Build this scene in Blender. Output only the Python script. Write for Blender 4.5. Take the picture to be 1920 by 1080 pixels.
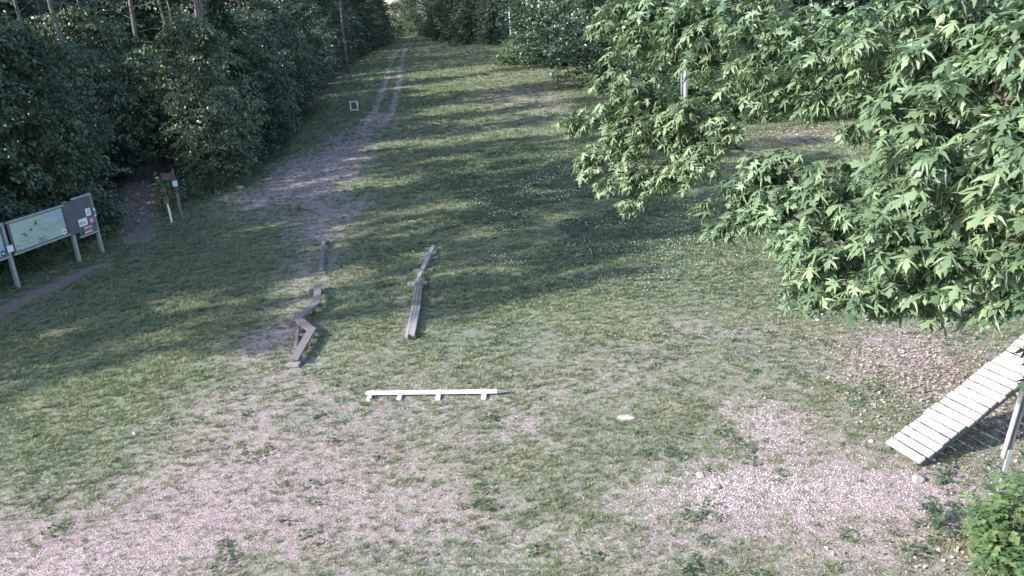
import bpy, math, random
import numpy as np
from mathutils import Vector, Matrix, Euler

for o in list(bpy.data.objects):
    bpy.data.objects.remove(o)
scene = bpy.context.scene
COL = scene.collection
R = math.radians

# ------------------------------------------------------------------ camera, sky, sun, exposure
CAM_H, PITCH, ROLL = 6.5, R(18.3), R(4.4)
SUN_EL, SHADOW_AZ = R(31), R(70)          # shadows run 70 degrees right of the view direction
cam_d = bpy.data.cameras.new('camera')
cam_d.sensor_width = 36.0
cam_d.lens = 1480 / 1920 * 36
cam_d.clip_start, cam_d.clip_end = 0.1, 3000
cam = bpy.data.objects.new('camera', cam_d)
COL.objects.link(cam)
fwd = Vector((0, math.cos(PITCH), -math.sin(PITCH)))
r0 = Vector((1, 0, 0)); u0 = r0.cross(fwd)
rt = r0 * math.cos(ROLL) - u0 * math.sin(ROLL)
up = r0 * math.sin(ROLL) + u0 * math.cos(ROLL)
cam.matrix_world = Matrix(((rt.x, up.x, -fwd.x, 0), (rt.y, up.y, -fwd.y, 0), (rt.z, up.z, -fwd.z, CAM_H), (0, 0, 0, 1)))
scene.camera = cam

world = bpy.data.worlds.new('World'); scene.world = world
world.use_nodes = True
wn = world.node_tree
bg = wn.nodes['Background']
sky = wn.nodes.new('ShaderNodeTexSky'); sky.sky_type = 'NISHITA'
sky.sun_disc = False
sky.sun_elevation = SUN_EL
sky.sun_rotation = SHADOW_AZ + math.pi
sky.air_density, sky.dust_density, sky.ozone_density = 1.0, 1.0, 1.0
wn.links.new(sky.outputs[0], bg.inputs[0])
bg.inputs[1].default_value = 0.15

sd = bpy.data.lights.new('sun', 'SUN')
sd.energy, sd.angle, sd.color = 3.9, R(0.5), (1.0, 0.95, 0.87)
sun = bpy.data.objects.new('sun', sd); COL.objects.link(sun)
tdir = Vector((math.sin(SHADOW_AZ) * math.cos(SUN_EL), math.cos(SHADOW_AZ) * math.cos(SUN_EL), -math.sin(SUN_EL)))
sun.rotation_euler = tdir.to_track_quat('-Z', 'Y').to_euler()
sun.location = (-40, -20, 40)

vs = scene.view_settings
vs.view_transform, vs.look, vs.gamma, vs.use_curve_mapping = 'Standard', 'None', 1.0, False
vs.exposure = 1.7
scene.cycles.max_bounces = 6
scene.cycles.transparent_max_bounces = 4

# ------------------------------------------------------------------ helpers
def link(o, parent=None):
    COL.objects.link(o)
    if parent is not None:
        o.parent = parent
    return o

def tag(o, label=None, cat=None, group=None, kind=None):
    if label: o['label'] = label
    if cat: o['category'] = cat
    if group: o['group'] = group
    if kind: o['kind'] = kind
    return o

def empty(name, loc, rz=0.0):
    o = bpy.data.objects.new(name, None)
    o.empty_display_size = 0.2
    o.location = loc; o.rotation_euler = (0, 0, rz)
    return link(o)

def poly_mesh(name, V, Fc, mat=None, smooth=False, rnd=None):
    """V (n,3) array, Fc (m,k) array of equal-size faces."""
    V = np.asarray(V, np.float32); Fc = np.asarray(Fc, np.int32)
    me = bpy.data.meshes.new(name)
    m, k = Fc.shape
    me.vertices.add(len(V)); me.vertices.foreach_set('co', V.ravel())
    me.loops.add(m * k); me.loops.foreach_set('vertex_index', Fc.ravel())
    me.polygons.add(m)
    me.polygons.foreach_set('loop_start', np.arange(0, m * k, k, dtype=np.int32))
    me.polygons.foreach_set('loop_total', np.full(m, k, np.int32))
    if smooth:
        me.polygons.foreach_set('use_smooth', np.ones(m, bool))
    me.update(calc_edges=True)
    if rnd is not None:
        a = me.attributes.new('rnd', 'FLOAT', 'FACE'); a.data.foreach_set('value', np.asarray(rnd, np.float32))
    if mat: me.materials.append(mat)
    return me

def mesh_obj(name, me, parent=None, loc=None):
    o = bpy.data.objects.new(name, me)
    if loc is not None: o.location = loc
    return link(o, parent)

class MB:
    """collects simple solids into one mesh"""
    def __init__(self): self.v = []; self.f = []
    def box(self, c, s, rot=None, jitter=0.0):
        b = len(self.v)
        M = rot if rot is not None else Matrix.Identity(3)
        for x, y, z in ((-1,-1,-1),(1,-1,-1),(1,1,-1),(-1,1,-1),(-1,-1,1),(1,-1,1),(1,1,1),(-1,1,1)):
            p = Vector((x*s[0]/2 + random.uniform(-jitter, jitter), y*s[1]/2 + random.uniform(-jitter, jitter), z*s[2]/2 + random.uniform(-jitter, jitter)*.3))
            self.v.append(Vector(c) + M @ p)
        self.f += [tuple(b+i for i in q) for q in ((0,3,2,1),(4,5,6,7),(0,1,5,4),(1,2,6,5),(2,3,7,6),(3,0,4,7))]
        return self
    def bar(self, a, b, w, h, upv=(0, 0, 1), jitter=0.0):
        a, b = Vector(a), Vector(b); d = b - a
        y = d.normalized(); x = y.cross(Vector(upv)).normalized(); z = x.cross(y)
        M = Matrix((x, y, z)).transposed()
        return self.box((a+b)/2, (w, d.length, h), M, jitter)
    def tube(self, pts, rad, n=7, cap=True):
        b = len(self.v); pts = [Vector(p) for p in pts]
        for i, p in enumerate(pts):
            t = (pts[min(i+1, len(pts)-1)] - pts[max(i-1, 0)]).normalized()
            x = t.cross(Vector((0.13, 0.31, 0.94)) if abs(t.z) < .9 else Vector((1, 0, 0))).normalized(); y = t.cross(x)
            r = rad[i] if hasattr(rad, '__len__') else rad
            for k in range(n):
                a = 2*math.pi*k/n
                self.v.append(p + x*math.cos(a)*r + y*math.sin(a)*r)
        for i in range(len(pts)-1):
            for k in range(n):
                self.f.append((b+i*n+k, b+i*n+(k+1) % n, b+(i+1)*n+(k+1) % n, b+(i+1)*n+k))
        if cap:
            self.f.append(tuple(b+k for k in reversed(range(n))))
            e = b+(len(pts)-1)*n
            self.f.append(tuple(e+k for k in range(n)))
        return self
    def poly(self, pts):
        b = len(self.v); self.v += [Vector(p) for p in pts]; self.f.append(tuple(range(b, b+len(pts)))); return self
    def mesh(self, name, mat, smooth=False):
        me = bpy.data.meshes.new(name); me.from_pydata([tuple(v) for v in self.v], [], self.f); me.update()
        if smooth:
            for p in me.polygons: p.use_smooth = True
        me.materials.append(mat); return me
    def build(self, name, mat, parent=None, bevel=0.0, smooth=False):
        o = mesh_obj(name, self.mesh(name, mat, smooth), parent)
        if bevel:
            m = o.modifiers.new('edge', 'BEVEL'); m.width = bevel; m.segments = 2
        return o

# value noise
def vnoise(x, y, seed=0):
    x = np.asarray(x, float); y = np.asarray(y, float)
    xi = np.floor(x).astype(np.int64); yi = np.floor(y).astype(np.int64)
    fx = x - xi; fy = y - yi
    fx = fx*fx*(3-2*fx); fy = fy*fy*(3-2*fy)
    def h(a, b):
        n = (a*374761393 + b*668265263 + seed*1442695041) & 0x7fffffff
        n = ((n ^ (n >> 13)) * 1274126177) & 0x7fffffff
        n = n ^ (n >> 16)
        return (n & 0xffff) / 65535.0
    return (h(xi, yi)*(1-fx)+h(xi+1, yi)*fx)*(1-fy) + (h(xi, yi+1)*(1-fx)+h(xi+1, yi+1)*fx)*fy
def fbm(x, y, seed=0, o=3):
    s = 0; a = .5; t = 0
    for i in range(o):
        s = s + a*vnoise(x*2**i, y*2**i, seed+i); t += a; a *= .5
    return s/t

KY = [-80, 35, 60, 84, 132, 200, 320, 700]; KZ = [0, 0, .35, 1.2, 2.9, 5.4, 9.5, 14]
def tz(x, y):
    """terrain height: level near the camera, rising gently along the track"""
    x = np.asarray(x, float); y = np.asarray(y, float)
    near = np.clip((60 - y)/30, 0, 1)
    return np.interp(y, KY, KZ) + near*(0.05*(fbm(x*.35, y*.35, 5, 2)-.5) + 0.022*(fbm(x*1.7, y*1.7, 9, 2)-.5))
def gz(x, y): return float(tz(x, y))

# ------------------------------------------------------------------ materials
def nt(name):
    m = bpy.data.materials.new(name); m.use_nodes = True
    t = m.node_tree; return m, t, t.nodes['Principled BSDF'], t.nodes['Material Output']
def N(t, kind, **kw):
    n = t.nodes.new(kind)
    for k, v in kw.items(): setattr(n, k, v)
    return n
def noise(t, co, scale, detail=3, rough=.6):
    n = N(t, 'ShaderNodeTexNoise'); n.inputs['Scale'].default_value = scale; n.inputs['Detail'].default_value = detail
    n.inputs['Roughness'].default_value = rough
    if co is not None: t.links.new(co, n.inputs['Vector'])
    return n.outputs['Fac']
def ramp(t, fac, stops):
    r = N(t, 'ShaderNodeValToRGB'); e = r.color_ramp.elements
    while len(e) < len(stops): e.new(0.5)
    for k, (p, c) in enumerate(stops):
        e[k].position = p; e[k].color = (*c, 1) if len(c) == 3 else c
    t.links.new(fac, r.inputs[0]); return r.outputs[0]
def mix(t, fac, a, b, mode='MIX'):
    m = N(t, 'ShaderNodeMix', data_type='RGBA', blend_type=mode)
    for s, v in ((m.inputs[0], fac), (m.inputs[6], a), (m.inputs[7], b)):
        if hasattr(v, 'is_linked'): t.links.new(v, s)
        elif isinstance(v, (int, float)): s.default_value = v
        else: s.default_value = (*v, 1)
    return m.outputs[2]
def math_(t, op, a, b=None, clamp=False):
    m = N(t, 'ShaderNodeMath', operation=op, use_clamp=clamp)
    for s, v in ((m.inputs[0], a), (m.inputs[1], b)):
        if v is None: continue
        if hasattr(v, 'is_linked'): t.links.new(v, s)
        else: s.default_value = v
    return m.outputs[0]
def bump(t, bsdf, h, strength=.5, dist=.02):
    b = N(t, 'ShaderNodeBump'); b.inputs['Strength'].default_value = strength; b.inputs['Distance'].default_value = dist
    t.links.new(h, b.inputs['Height']); t.links.new(b.outputs[0], bsdf.inputs['Normal'])

def soil_colour(t, co, tone=1.0):
    """mauve-grey dry soil with grit"""
    a = noise(t, co, 0.55, 4); b = noise(t, co, 9, 4, .7); c = noise(t, co, 46, 2, .6)
    base = ramp(t, a, [(.3, (.26*tone, .205*tone, .21*tone)), (.55, (.295*tone, .236*tone, .24*tone)), (.72, (.265*tone, .218*tone, .198*tone))])
    grit = ramp(t, c, [(.36, (.3, .28, .28)), (.48, (.9, .9, .9)), (.64, (1.32, 1.3, 1.3))])
    lump = ramp(t, b, [(.3, (.62, .6, .58)), (.55, (1.05, 1.05, 1.05)), (.75, (1.15, 1.13, 1.1))])
    return mix(t, 1.0, mix(t, 1.0, base, lump, 'MULTIPLY'), grit, 'MULTIPLY'), b, c

def mat_ground():
    m, t, p, out = nt('ground_soil_and_turf')
    tc = N(t, 'ShaderNodeTexCoord'); co = tc.outputs['Object']
    soil, b, c = soil_colour(t, co)
    turf_n = noise(t, co, 14, 5, .75); turf_big = noise(t, co, .35, 3)
    turf = ramp(t, turf_n, [(.3, (.075, .085, .06)), (.5, (.15, .15, .115)), (.64, (.22, .2, .17)), (.78, (.29, .25, .24))])
    tint = ramp(t, turf_big, [(.35, (.72, 1.0, .9)), (.6, (1.0, 1.08, .88))])
    turf = mix(t, 1.0, turf, tint, 'MULTIPLY')
    at = N(t, 'ShaderNodeAttribute', attribute_name='dirt')
    pn = noise(t, co, 3.2, 5, .7); pn2 = noise(t, co, 20, 3, .7)
    f = math_(t, 'ADD', at.outputs['Fac'], math_(t, 'MULTIPLY', math_(t, 'SUBTRACT', pn, .5), 1.3))
    f = math_(t, 'ADD', f, math_(t, 'MULTIPLY', math_(t, 'SUBTRACT', pn2, .5), 1.2))
    mask = ramp(t, f, [(.25, (0, 0, 0)), (.75, (1, 1, 1))])
    col = mix(t, mask, turf, soil)
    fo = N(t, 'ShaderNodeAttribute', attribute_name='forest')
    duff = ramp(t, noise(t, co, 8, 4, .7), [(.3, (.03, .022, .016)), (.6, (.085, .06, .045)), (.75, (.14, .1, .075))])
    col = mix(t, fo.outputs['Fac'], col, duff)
    t.links.new(col, p.inputs['Base Color'])
    p.inputs['Roughness'].default_value = .95; p.inputs['Specular IOR Level'].default_value = .15
    h = math_(t, 'ADD', math_(t, 'MULTIPLY', b, .8), math_(t, 'MULTIPLY', c, .35))
    bump(t, p, h, 1.0, .035)
    return m
def mat_soil(name, tone=1.0, red=0.0):
    m, t, p, out = nt(name)
    tc = N(t, 'ShaderNodeTexCoord'); co = tc.outputs['Object']
    soil, b, c = soil_colour(t, co, tone)
    if red: soil = mix(t, red, soil, (.17, .11, .105))
    g = noise(t, co, 2.5, 5, .75)
    soil = mix(t, ramp(t, g, [(.56, (0, 0, 0)), (.68, (.8, .8, .8))]), soil, (.1, .12, .055))
    t.links.new(soil, p.inputs['Base Color']); p.inputs['Roughness'].default_value = .95; p.inputs['Specular IOR Level'].default_value = .15
    bump(t, p, math_(t, 'ADD', math_(t, 'MULTIPLY', b, .8), math_(t, 'MULTIPLY', c, .35)), 1.0, .035)
    return m
def mat_leaf(name, dark, mid, light, transl=.28, rough=.5, spec=.35, back=None, posvar=0.0, inst=True):
    m, t, p, out = nt(name)
    at = N(t, 'ShaderNodeAttribute', attribute_name='rnd')
    oi = N(t, 'ShaderNodeObjectInfo')
    if inst:
        f = math_(t, 'ADD', math_(t, 'MULTIPLY', at.outputs['Fac'], .75), math_(t, 'MULTIPLY', oi.outputs['Random'], .25))
    else:
        f = at.outputs['Fac']
    if posvar:
        g = N(t, 'ShaderNodeNewGeometry')
        f = math_(t, 'ADD', f, math_(t, 'MULTIPLY', math_(t, 'SUBTRACT', noise(t, g.outputs['Position'], posvar, 3), .5), 1.1), True)
    col = ramp(t, f, [(0, dark), (.5, mid), (1, light)])
    if back:
        g2 = N(t, 'ShaderNodeNewGeometry')
        col = mix(t, math_(t, 'MULTIPLY', g2.outputs['Backfacing'], .6), col, back)
    t.links.new(col, p.inputs['Base Color'])
    p.inputs['Roughness'].default_value = rough; p.inputs['Specular IOR Level'].default_value = spec
    tr = N(t, 'ShaderNodeBsdfTranslucent')
    t.links.new(mix(t, 1.0, col, (1.25, 1.35, .7), 'MULTIPLY'), tr.inputs[0])
    ms = N(t, 'ShaderNodeMixShader'); ms.inputs[0].default_value = transl
    t.links.new(p.outputs[0], ms.inputs[1]); t.links.new(tr.outputs[0], ms.inputs[2]); t.links.new(ms.outputs[0], out.inputs[0])
    return m
def mat_wood(name, c1, c2, c3, stretch=(14, 14, .8), knots=True, spots=None):
    m, t, p, out = nt(name)
    tc = N(t, 'ShaderNodeTexCoord'); oi = N(t, 'ShaderNodeObjectInfo')
    mp = N(t, 'ShaderNodeMapping'); mp.inputs['Scale'].default_value = stretch
    ad = N(t, 'ShaderNodeVectorMath', operation='ADD')
    sc = N(t, 'ShaderNodeVectorMath', operation='SCALE'); sc.inputs[0].default_value = (37, 51, 23)
    t.links.new(oi.outputs['Random'], sc.inputs['Scale'])
    t.links.new(tc.outputs['Object'], ad.inputs[0]); t.links.new(sc.outputs[0], ad.inputs[1]); t.links.new(ad.outputs[0], mp.inputs[0])
    n = noise(t, mp.outputs[0], 3.2, 6, .7)
    col = ramp(t, n, [(.28, c1), (.5, c2), (.72, c3)])
    v = ramp(t, oi.outputs['Random'], [(0, (.78, .78, .78)), (1, (1.12, 1.1, 1.1))])
    col = mix(t, 1.0, col, v, 'MULTIPLY')
    if spots:
        s = noise(t, ad.outputs[0], spots[0], 4, .7)
        col = mix(t, ramp(t, s, [(spots[1], (0, 0, 0)), (spots[1]+.06, (.85, .85, .85))]), col, spots[2])
    t.links.new(col, p.inputs['Base Color']); p.inputs['Roughness'].default_value = .8; p.inputs['Specular IOR Level'].default_value = .25
    bump(t, p, n, .5, .006)
    return m
def mat_plain(name, c, rough=.7, var=.15, scale=6, metallic=0.0):
    m, t, p, out = nt(name)
    tc = N(t, 'ShaderNodeTexCoord')
    n = noise(t, tc.outputs['Object'], scale, 4, .65)
    col = ramp(t, n, [(.3, tuple(x*(1-var) for x in c)), (.7, tuple(min(1, x*(1+var)) for x in c))])
    t.links.new(col, p.inputs['Base Color']); p.inputs['Roughness'].default_value = rough; p.inputs['Metallic'].default_value = metallic
    p.inputs['Specular IOR Level'].default_value = .3
    return m
def mat_bark(name, c1, c2, c3):
    m, t, p, out = nt(name)
    tc = N(t, 'ShaderNodeTexCoord'); mp = N(t, 'ShaderNodeMapping'); mp.inputs['Scale'].default_value = (5, 5, 1.0)
    t.links.new(tc.outputs['Object'], mp.inputs[0])
    n = noise(t, mp.outputs[0], 3.0, 6, .7)
    t.links.new(ramp(t, n, [(.3, c1), (.52, c2), (.72, c3)]), p.inputs['Base Color'])
    p.inputs['Roughness'].default_value = .9; p.inputs['Specular IOR Level'].default_value = .2
    bump(t, p, n, 1.0, .03)
    return m

M_GROUND = mat_ground()
M_SOIL = mat_soil('track_soil', 1.0, .12)
M_DUFF = mat_soil('forest_path_soil', .75, .4)
M_FOREST = mat_leaf('forest_leaf', (.022, .046, .031), (.055, .095, .062), (.18, .23, .145), .26, .38, .6)  # lightest tone paints sun sparkle onto random leaves, even in shade
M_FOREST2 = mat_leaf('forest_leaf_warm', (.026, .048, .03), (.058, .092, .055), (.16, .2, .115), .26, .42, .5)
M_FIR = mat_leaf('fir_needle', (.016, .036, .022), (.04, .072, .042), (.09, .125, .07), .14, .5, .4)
M_SHRUB = mat_leaf('edge_shrub_leaf', (.03, .06, .03), (.07, .12, .055), (.13, .19, .09), .25, .5, .4)
M_NEEDLE = mat_leaf('spruce_needle', (.022, .044, .028), (.045, .075, .046), (.085, .115, .065), .14, .5, .4)
M_PINE = mat_leaf('pine_needle', (.02, .036, .018), (.04, .06, .032), (.07, .09, .05), .1, .55, .3)
M_MAPLE = mat_leaf('maple_leaf', (.038, .08, .045), (.13, .195, .105), (.265, .325, .18), .2, .46, .42, back=(.13, .19, .13))
M_CORNER = mat_leaf('corner_shrub_leaf', (.045, .09, .042), (.11, .175, .068), (.21, .275, .115), .3, .5, .4)
M_HERB = mat_leaf('herb_leaf', (.03, .055, .03), (.06, .10, .05), (.11, .15, .07), .25, .55, .35)
M_GRASS = mat_leaf('grass_blade', (.085, .115, .063), (.168, .2, .112), (.295, .3, .195), .25, .6, .25, posvar=.9)
M_DRY = mat_leaf('dry_grass_blade', (.12, .11, .06), (.2, .175, .11), (.3, .26, .18), .2, .7, .2)
M_CLOVER = mat_leaf('clover_leaf', (.03, .062, .035), (.055, .10, .05), (.09, .14, .07), .25, .55, .35)
M_FLOWER = mat_plain('clover_flower', (.45, .47, .42), .8, .1, 60)
M_PEBBLE = mat_leaf('pebble_grey', (.18, .155, .16), (.3, .265, .27), (.44, .4, .41), 0.0, .85, .2)
M_LITTER = mat_leaf('fallen_leaf', (.12, .09, .075), (.25, .195, .17), (.46, .40, .375), .15, .8, .2)
M_BARK = mat_bark('grey_bark', (.04, .035, .032), (.10, .088, .08), (.17, .155, .145))
M_REDBARK = mat_bark('pine_bark', (.055, .049, .047), (.14, .124, .118), (.25, .228, .22))
M_TWIG = mat_bark('twig_bark', (.045, .038, .034), (.09, .075, .068), (.14, .12, .11))
M_GREYWOOD = mat_wood('weathered_grey_wood', (.06, .056, .059), (.12, .113, .117), (.2, .19, .195))
M_PALEWOOD = mat_wood('pale_grey_wood', (.13, .12, .12), (.22, .205, .205), (.33, .31, .31))
M_RAMPWOOD = mat_wood('bleached_ramp_wood', (.27, .24, .25), (.38, .35, .36), (.48, .45, .46), spots=(11, .57, (.2, .175, .175)))
M_WHITE = mat_wood('white_painted_wood', (.5, .48, .47), (.64, .62, .61), (.72, .7, .69), spots=(9, .68, (.4, .36, .34)))
M_BROWN = mat_wood('brown_sign_wood', (.05, .038, .035), (.085, .065, .058), (.13, .105, .095))
M_BOARD = mat_plain('grey_board_paint', (.085, .09, .11), .6, .15, 3)
M_POSTPAINT = mat_plain('grey_green_post', (.25, .27, .265), .7, .2, 5)
M_MAPBG = mat_plain('map_print_green', (.34, .41, .37), .35, .06, 2)
M_MAPBLUE = mat_plain('map_print_blue', (.27, .37, .43), .35, .06, 2)
M_INK = mat_plain('dark_print', (.05, .07, .075), .5, .05)
M_INKLT = mat_plain('line_print', (.17, .24, .215), .5, .05)
M_PAPER = mat_plain('white_paper', (.66, .66, .68), .6, .05)
M_RED = mat_plain('red_print', (.38, .11, .14), .6, .1)
M_BLUEWHITE = mat_plain('blue_white_marker', (.5, .58, .7), .45, .06)
M_STEEL = mat_plain('galvanised_steel', (.33, .345, .36), .45, .15, 9, .35)
M_POLE = mat_plain('pale_pole', (.5, .48, .5), .7, .15, 4)
M_LAMP = mat_plain('lamp_head', (.75, .75, .76), .4, .05)
M_ROCKP = mat_plain('pale_rock', (.33, .29, .3), .85, .3, 7)
M_ROCKG = mat_plain('grey_rock', (.24, .225, .24), .85, .3, 8)
M_DEADWOOD = mat_wood('dead_stick', (.12, .1, .09), (.25, .21, .19), (.38, .34, .32))

# ------------------------------------------------------------------ ground
BLOBS = [
(-4.51,10.17,2.68,1.98,0.55), (-6.37,9.16,1.99,0.95,0.50), (-2.62,12.50,2.47,1.43,0.30), (-1.28,9.24,1.18,0.98,0.30), (4.21,9.40,1.81,1.02,0.95),
(5.27,8.88,1.06,0.51,0.60), (3.97,11.62,0.76,0.94,0.60), (2.48,9.91,0.75,0.56,0.55), (7.62,13.34,1.00,2.05,0.55), (3.05,15.94,2.44,1.89,0.28),
(6.26,14.39,1.96,1.67,0.30), (-5.71,18.90,0.87,2.15,0.40), (-6.03,17.18,0.93,1.09,0.60), (-6.12,23.23,1.24,1.86,0.50), (-4.55,15.11,0.59,0.86,0.35),
(-10.04,38.69,3.30,7.76,0.75), (-10.71,35.32,1.68,2.61,0.60), (-10.25,44.84,2.49,5.95,0.75), (2.20,70.10,4.17,10.09,0.70),
(3.98,57.19,2.53,4.44,0.50), (-0.24,52.54,3.13,2.60,0.30), (15.82,40.37,2.98,2.70,0.80), (11.86,35.04,1.35,2.62,0.50), (-6.05,13.68,1.51,1.25,0.15),
(-6.57,28.90,1.76,3.72,0.45), (-11.04,55.93,2.31,5.25,0.40), (0.18,12.05,0.55,0.38,0.25), (1.32,14.03,1.53,0.99,0.20), (-5.77,32.93,0.76,1.40,0.50),
(-2.56,18.58,0.42,2.46,0.30), (1.77,8.74,1.35,0.57,0.25),
]
WEAR = [(-7.2, 31), (-6.2, 23), (-5.6, 18.6), (-5.0, 15), (-4.6, 12), (-5.6, 9.8), (-7.0, 8.2)]
ROADC = [(-6.2, 22.17), (-6.84, 27.39), (-7.61, 33.06), (-8.62, 42.46), (-9.0, 52.34), (-9.6, 65.19), (-10.52, 76.23), (-11.16, 85.89), (-12.7, 102.26), (-15.11, 126.24), (-17.17, 153.6), (-18.23, 181.41), (-18.93, 198.19)]
RUTL = [(-9.7, 58), (-10.11, 65.32), (-11.26, 78.83), (-12.14, 89.26), (-13.44, 102.87), (-15.53, 123.54), (-17.39, 146.66), (-18.34, 169.92), (-18.66, 188.44)]
RUTR = [(-8.3, 58), (-8.61, 65.42), (-9.85, 80.13), (-10.82, 91.11), (-12.25, 105.58), (-14.23, 126.42), (-16.0, 147.88), (-17.22, 168.48), (-17.82, 187.27)]
SPATH = [(-14.3, 12), (-14.27, 19.59), (-14.28, 21.02), (-14.16, 22.13), (-13.83, 23.31), (-13.64, 24.77), (-13.45, 25.4)]
FPATH = [(-12.42, 26.18), (-13.63, 28.68), (-14.87, 31.6), (-15.93, 34.43), (-16.87, 36.91), (-18.7, 40.65), (-19.48, 43.07), (-21.5, 48)]
EDGE = [(-34, -20), (-27, 0), (-22, 12), (-17.0, 20), (-15.9, 25), (-15.2, 30), (-14.2, 34), (-12.9, 40), (-14.2, 50), (-15.6, 62), (-16.4, 74), (-18.5, 95), (-21.6, 123), (-22.3, 187), (-23, 230)]
REDGE = [(60, 20), (34, 40), (22, 46), (13, 48), (11.5, 58), (7.2, 70), (6, 90), (3, 112), (1.5, 140), (-6, 160), (-12, 175), (-14.5, 190), (-15, 230)]
def poly_x(P, y):
    return np.interp(y, [q[1] for q in P], [q[0] for q in P])
def line_dist(P, x, y):
    d = np.full(np.shape(x), 1e9)
    for (ax, ay), (bx, by) in zip(P[:-1], P[1:]):
        vx, vy = bx-ax, by-ay
        s = np.clip(((x-ax)*vx+(y-ay)*vy)/(vx*vx+vy*vy), 0, 1)
        d = np.minimum(d, np.hypot(x-ax-s*vx, y-ay-s*vy))
    return d
def dirt(x, y):
    x = np.asarray(x, float); y = np.asarray(y, float)
    d = .17 + .22*np.clip((18-y)/5, 0, 1) + .3*(fbm(x*.5, y*.5, 21, 3)-.5)
    d = d - .16*np.clip((-5.8-x)/1.5, 0, 1)*np.clip((y-9.6-.5*(-6-x))/1.5, 0, 1)*(y < 30) + .12*np.exp(-(line_dist(WEAR, x, y)/1.3)**2)
    wx = x + .9*(fbm(x*.8, y*.8, 31, 2)-.5); wy = y + .9*(fbm(x*.8, y*.8, 37, 2)-.5)
    for bx, by, rx, ry, s in BLOBS:
        d = d + .62*s*np.exp(-1.0*(((wx-bx)/rx)**2+((wy-by)/ry)**2))
    d = d + .28*np.exp(-(line_dist(ROADC[1:6], wx, wy)/1.3)**2)
    d = d + .4*np.exp(-(line_dist(RUTL, x, y)/.38)**2) + .4*np.exp(-(line_dist(RUTR, x, y)/.38)**2)
    d = d + .4*np.exp(-(line_dist(SPATH, wx, wy)/.5)**2) + .35*np.exp(-(line_dist(FPATH, wx, wy)/.7)**2)
    return np.clip(d, 0, 1)
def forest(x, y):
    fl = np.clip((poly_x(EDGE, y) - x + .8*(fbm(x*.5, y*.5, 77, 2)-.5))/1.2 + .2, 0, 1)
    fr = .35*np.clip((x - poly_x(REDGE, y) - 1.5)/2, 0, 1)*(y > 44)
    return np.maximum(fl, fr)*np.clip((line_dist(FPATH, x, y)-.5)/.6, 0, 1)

def axis(segs):
    out = []
    for a, b, s in segs: out += list(np.arange(a, b, s))
    return np.array(out + [segs[-1][1]])
gx = axis([(-600, -120, 40), (-120, -40, 5), (-40, -16, 1.0), (-16, 12, .2), (12, 24, .6), (24, 60, 3), (60, 120, 10), (120, 600, 40)])
gy = axis([(-200, -40, 20), (-40, 4, 3), (4, 30, .2), (30, 60, .5), (60, 200, 1.5), (200, 400, 10), (400, 1600, 100)])
GX, GY = np.meshgrid(gx, gy)
nx, ny = len(gx), len(gy)
V = np.stack([GX, GY, tz(GX, GY)], -1).reshape(-1, 3)
ii = np.arange(nx*ny).reshape(ny, nx)
Fq = np.stack([ii[:-1, :-1], ii[:-1, 1:], ii[1:, 1:], ii[1:, :-1]], -1).reshape(-1, 4)
me = poly_mesh('ground', V, Fq, M_GROUND, True)
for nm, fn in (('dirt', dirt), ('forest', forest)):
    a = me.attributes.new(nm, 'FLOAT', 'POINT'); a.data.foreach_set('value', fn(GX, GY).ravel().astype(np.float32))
tag(mesh_obj('ground', me), 'trampled clearing of patchy turf and mauve dry soil', 'ground', kind='structure')

def strip(name, P, halfw, mat, label, step=.35, lift=.012, seed=3, taper=2.0):
    P = np.array(P, float); seg = np.hypot(*(P[1:]-P[:-1]).T); s = np.r_[0, np.cumsum(seg)]
    q = np.arange(0, s[-1], step); x = np.interp(q, s, P[:, 0]); y = np.interp(q, s, P[:, 1])
    for _ in range(6):
        x[1:-1] = (x[:-2]+x[1:-1]*2+x[2:])/4; y[1:-1] = (y[:-2]+y[1:-1]*2+y[2:])/4
    tx, ty = np.gradient(x), np.gradient(y); L = np.hypot(tx, ty); nx_, ny_ = -ty/L, tx/L
    end = np.clip(np.minimum(q, s[-1]-q)/taper, .05, 1)**.5
    rows = []
    for k in (-1, -.5, 0, .5, 1):
        w = halfw*end*k*(1 + 1.1*(fbm(q*.9, q*0+k*7+seed, seed, 3)-.5))
        rows.append(np.stack([x+nx_*w, y+ny_*w], -1))
    A = np.stack(rows, 1); n = len(q)
    z = tz(A[..., 0], A[..., 1]) + lift*(1 - .0)
    Vv = np.concatenate([A, z[..., None]], -1).reshape(-1, 3)
    i2 = np.arange(n*5).reshape(n, 5)
    f = np.stack([i2[:-1, :-1], i2[1:, :-1], i2[1:, 1:], i2[:-1, 1:]], -1).reshape(-1, 4)[:, ::-1]
    o = mesh_obj(name, poly_mesh(name, Vv, f, mat, True))
    return tag(o, label, 'path', kind='structure')
strip('dirt_track', ROADC[3:6], .5, M_SOIL, 'worn dirt track running up the clearing', lift=.016)
strip('wheel_rut', RUTL, .33, M_SOIL, 'left wheel rut of the dirt track', .8, .03, 5)
strip('wheel_rut', RUTR, .33, M_SOIL, 'right wheel rut of the dirt track', .8, .03, 9)
strip('footpath', SPATH, .42, M_DUFF, 'bare footpath in front of the map board', seed=12)
strip('forest_path', FPATH[1:], .7, M_DUFF, 'reddish path entering the dark forest beside the trail post', seed=14, taper=5.0)

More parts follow.
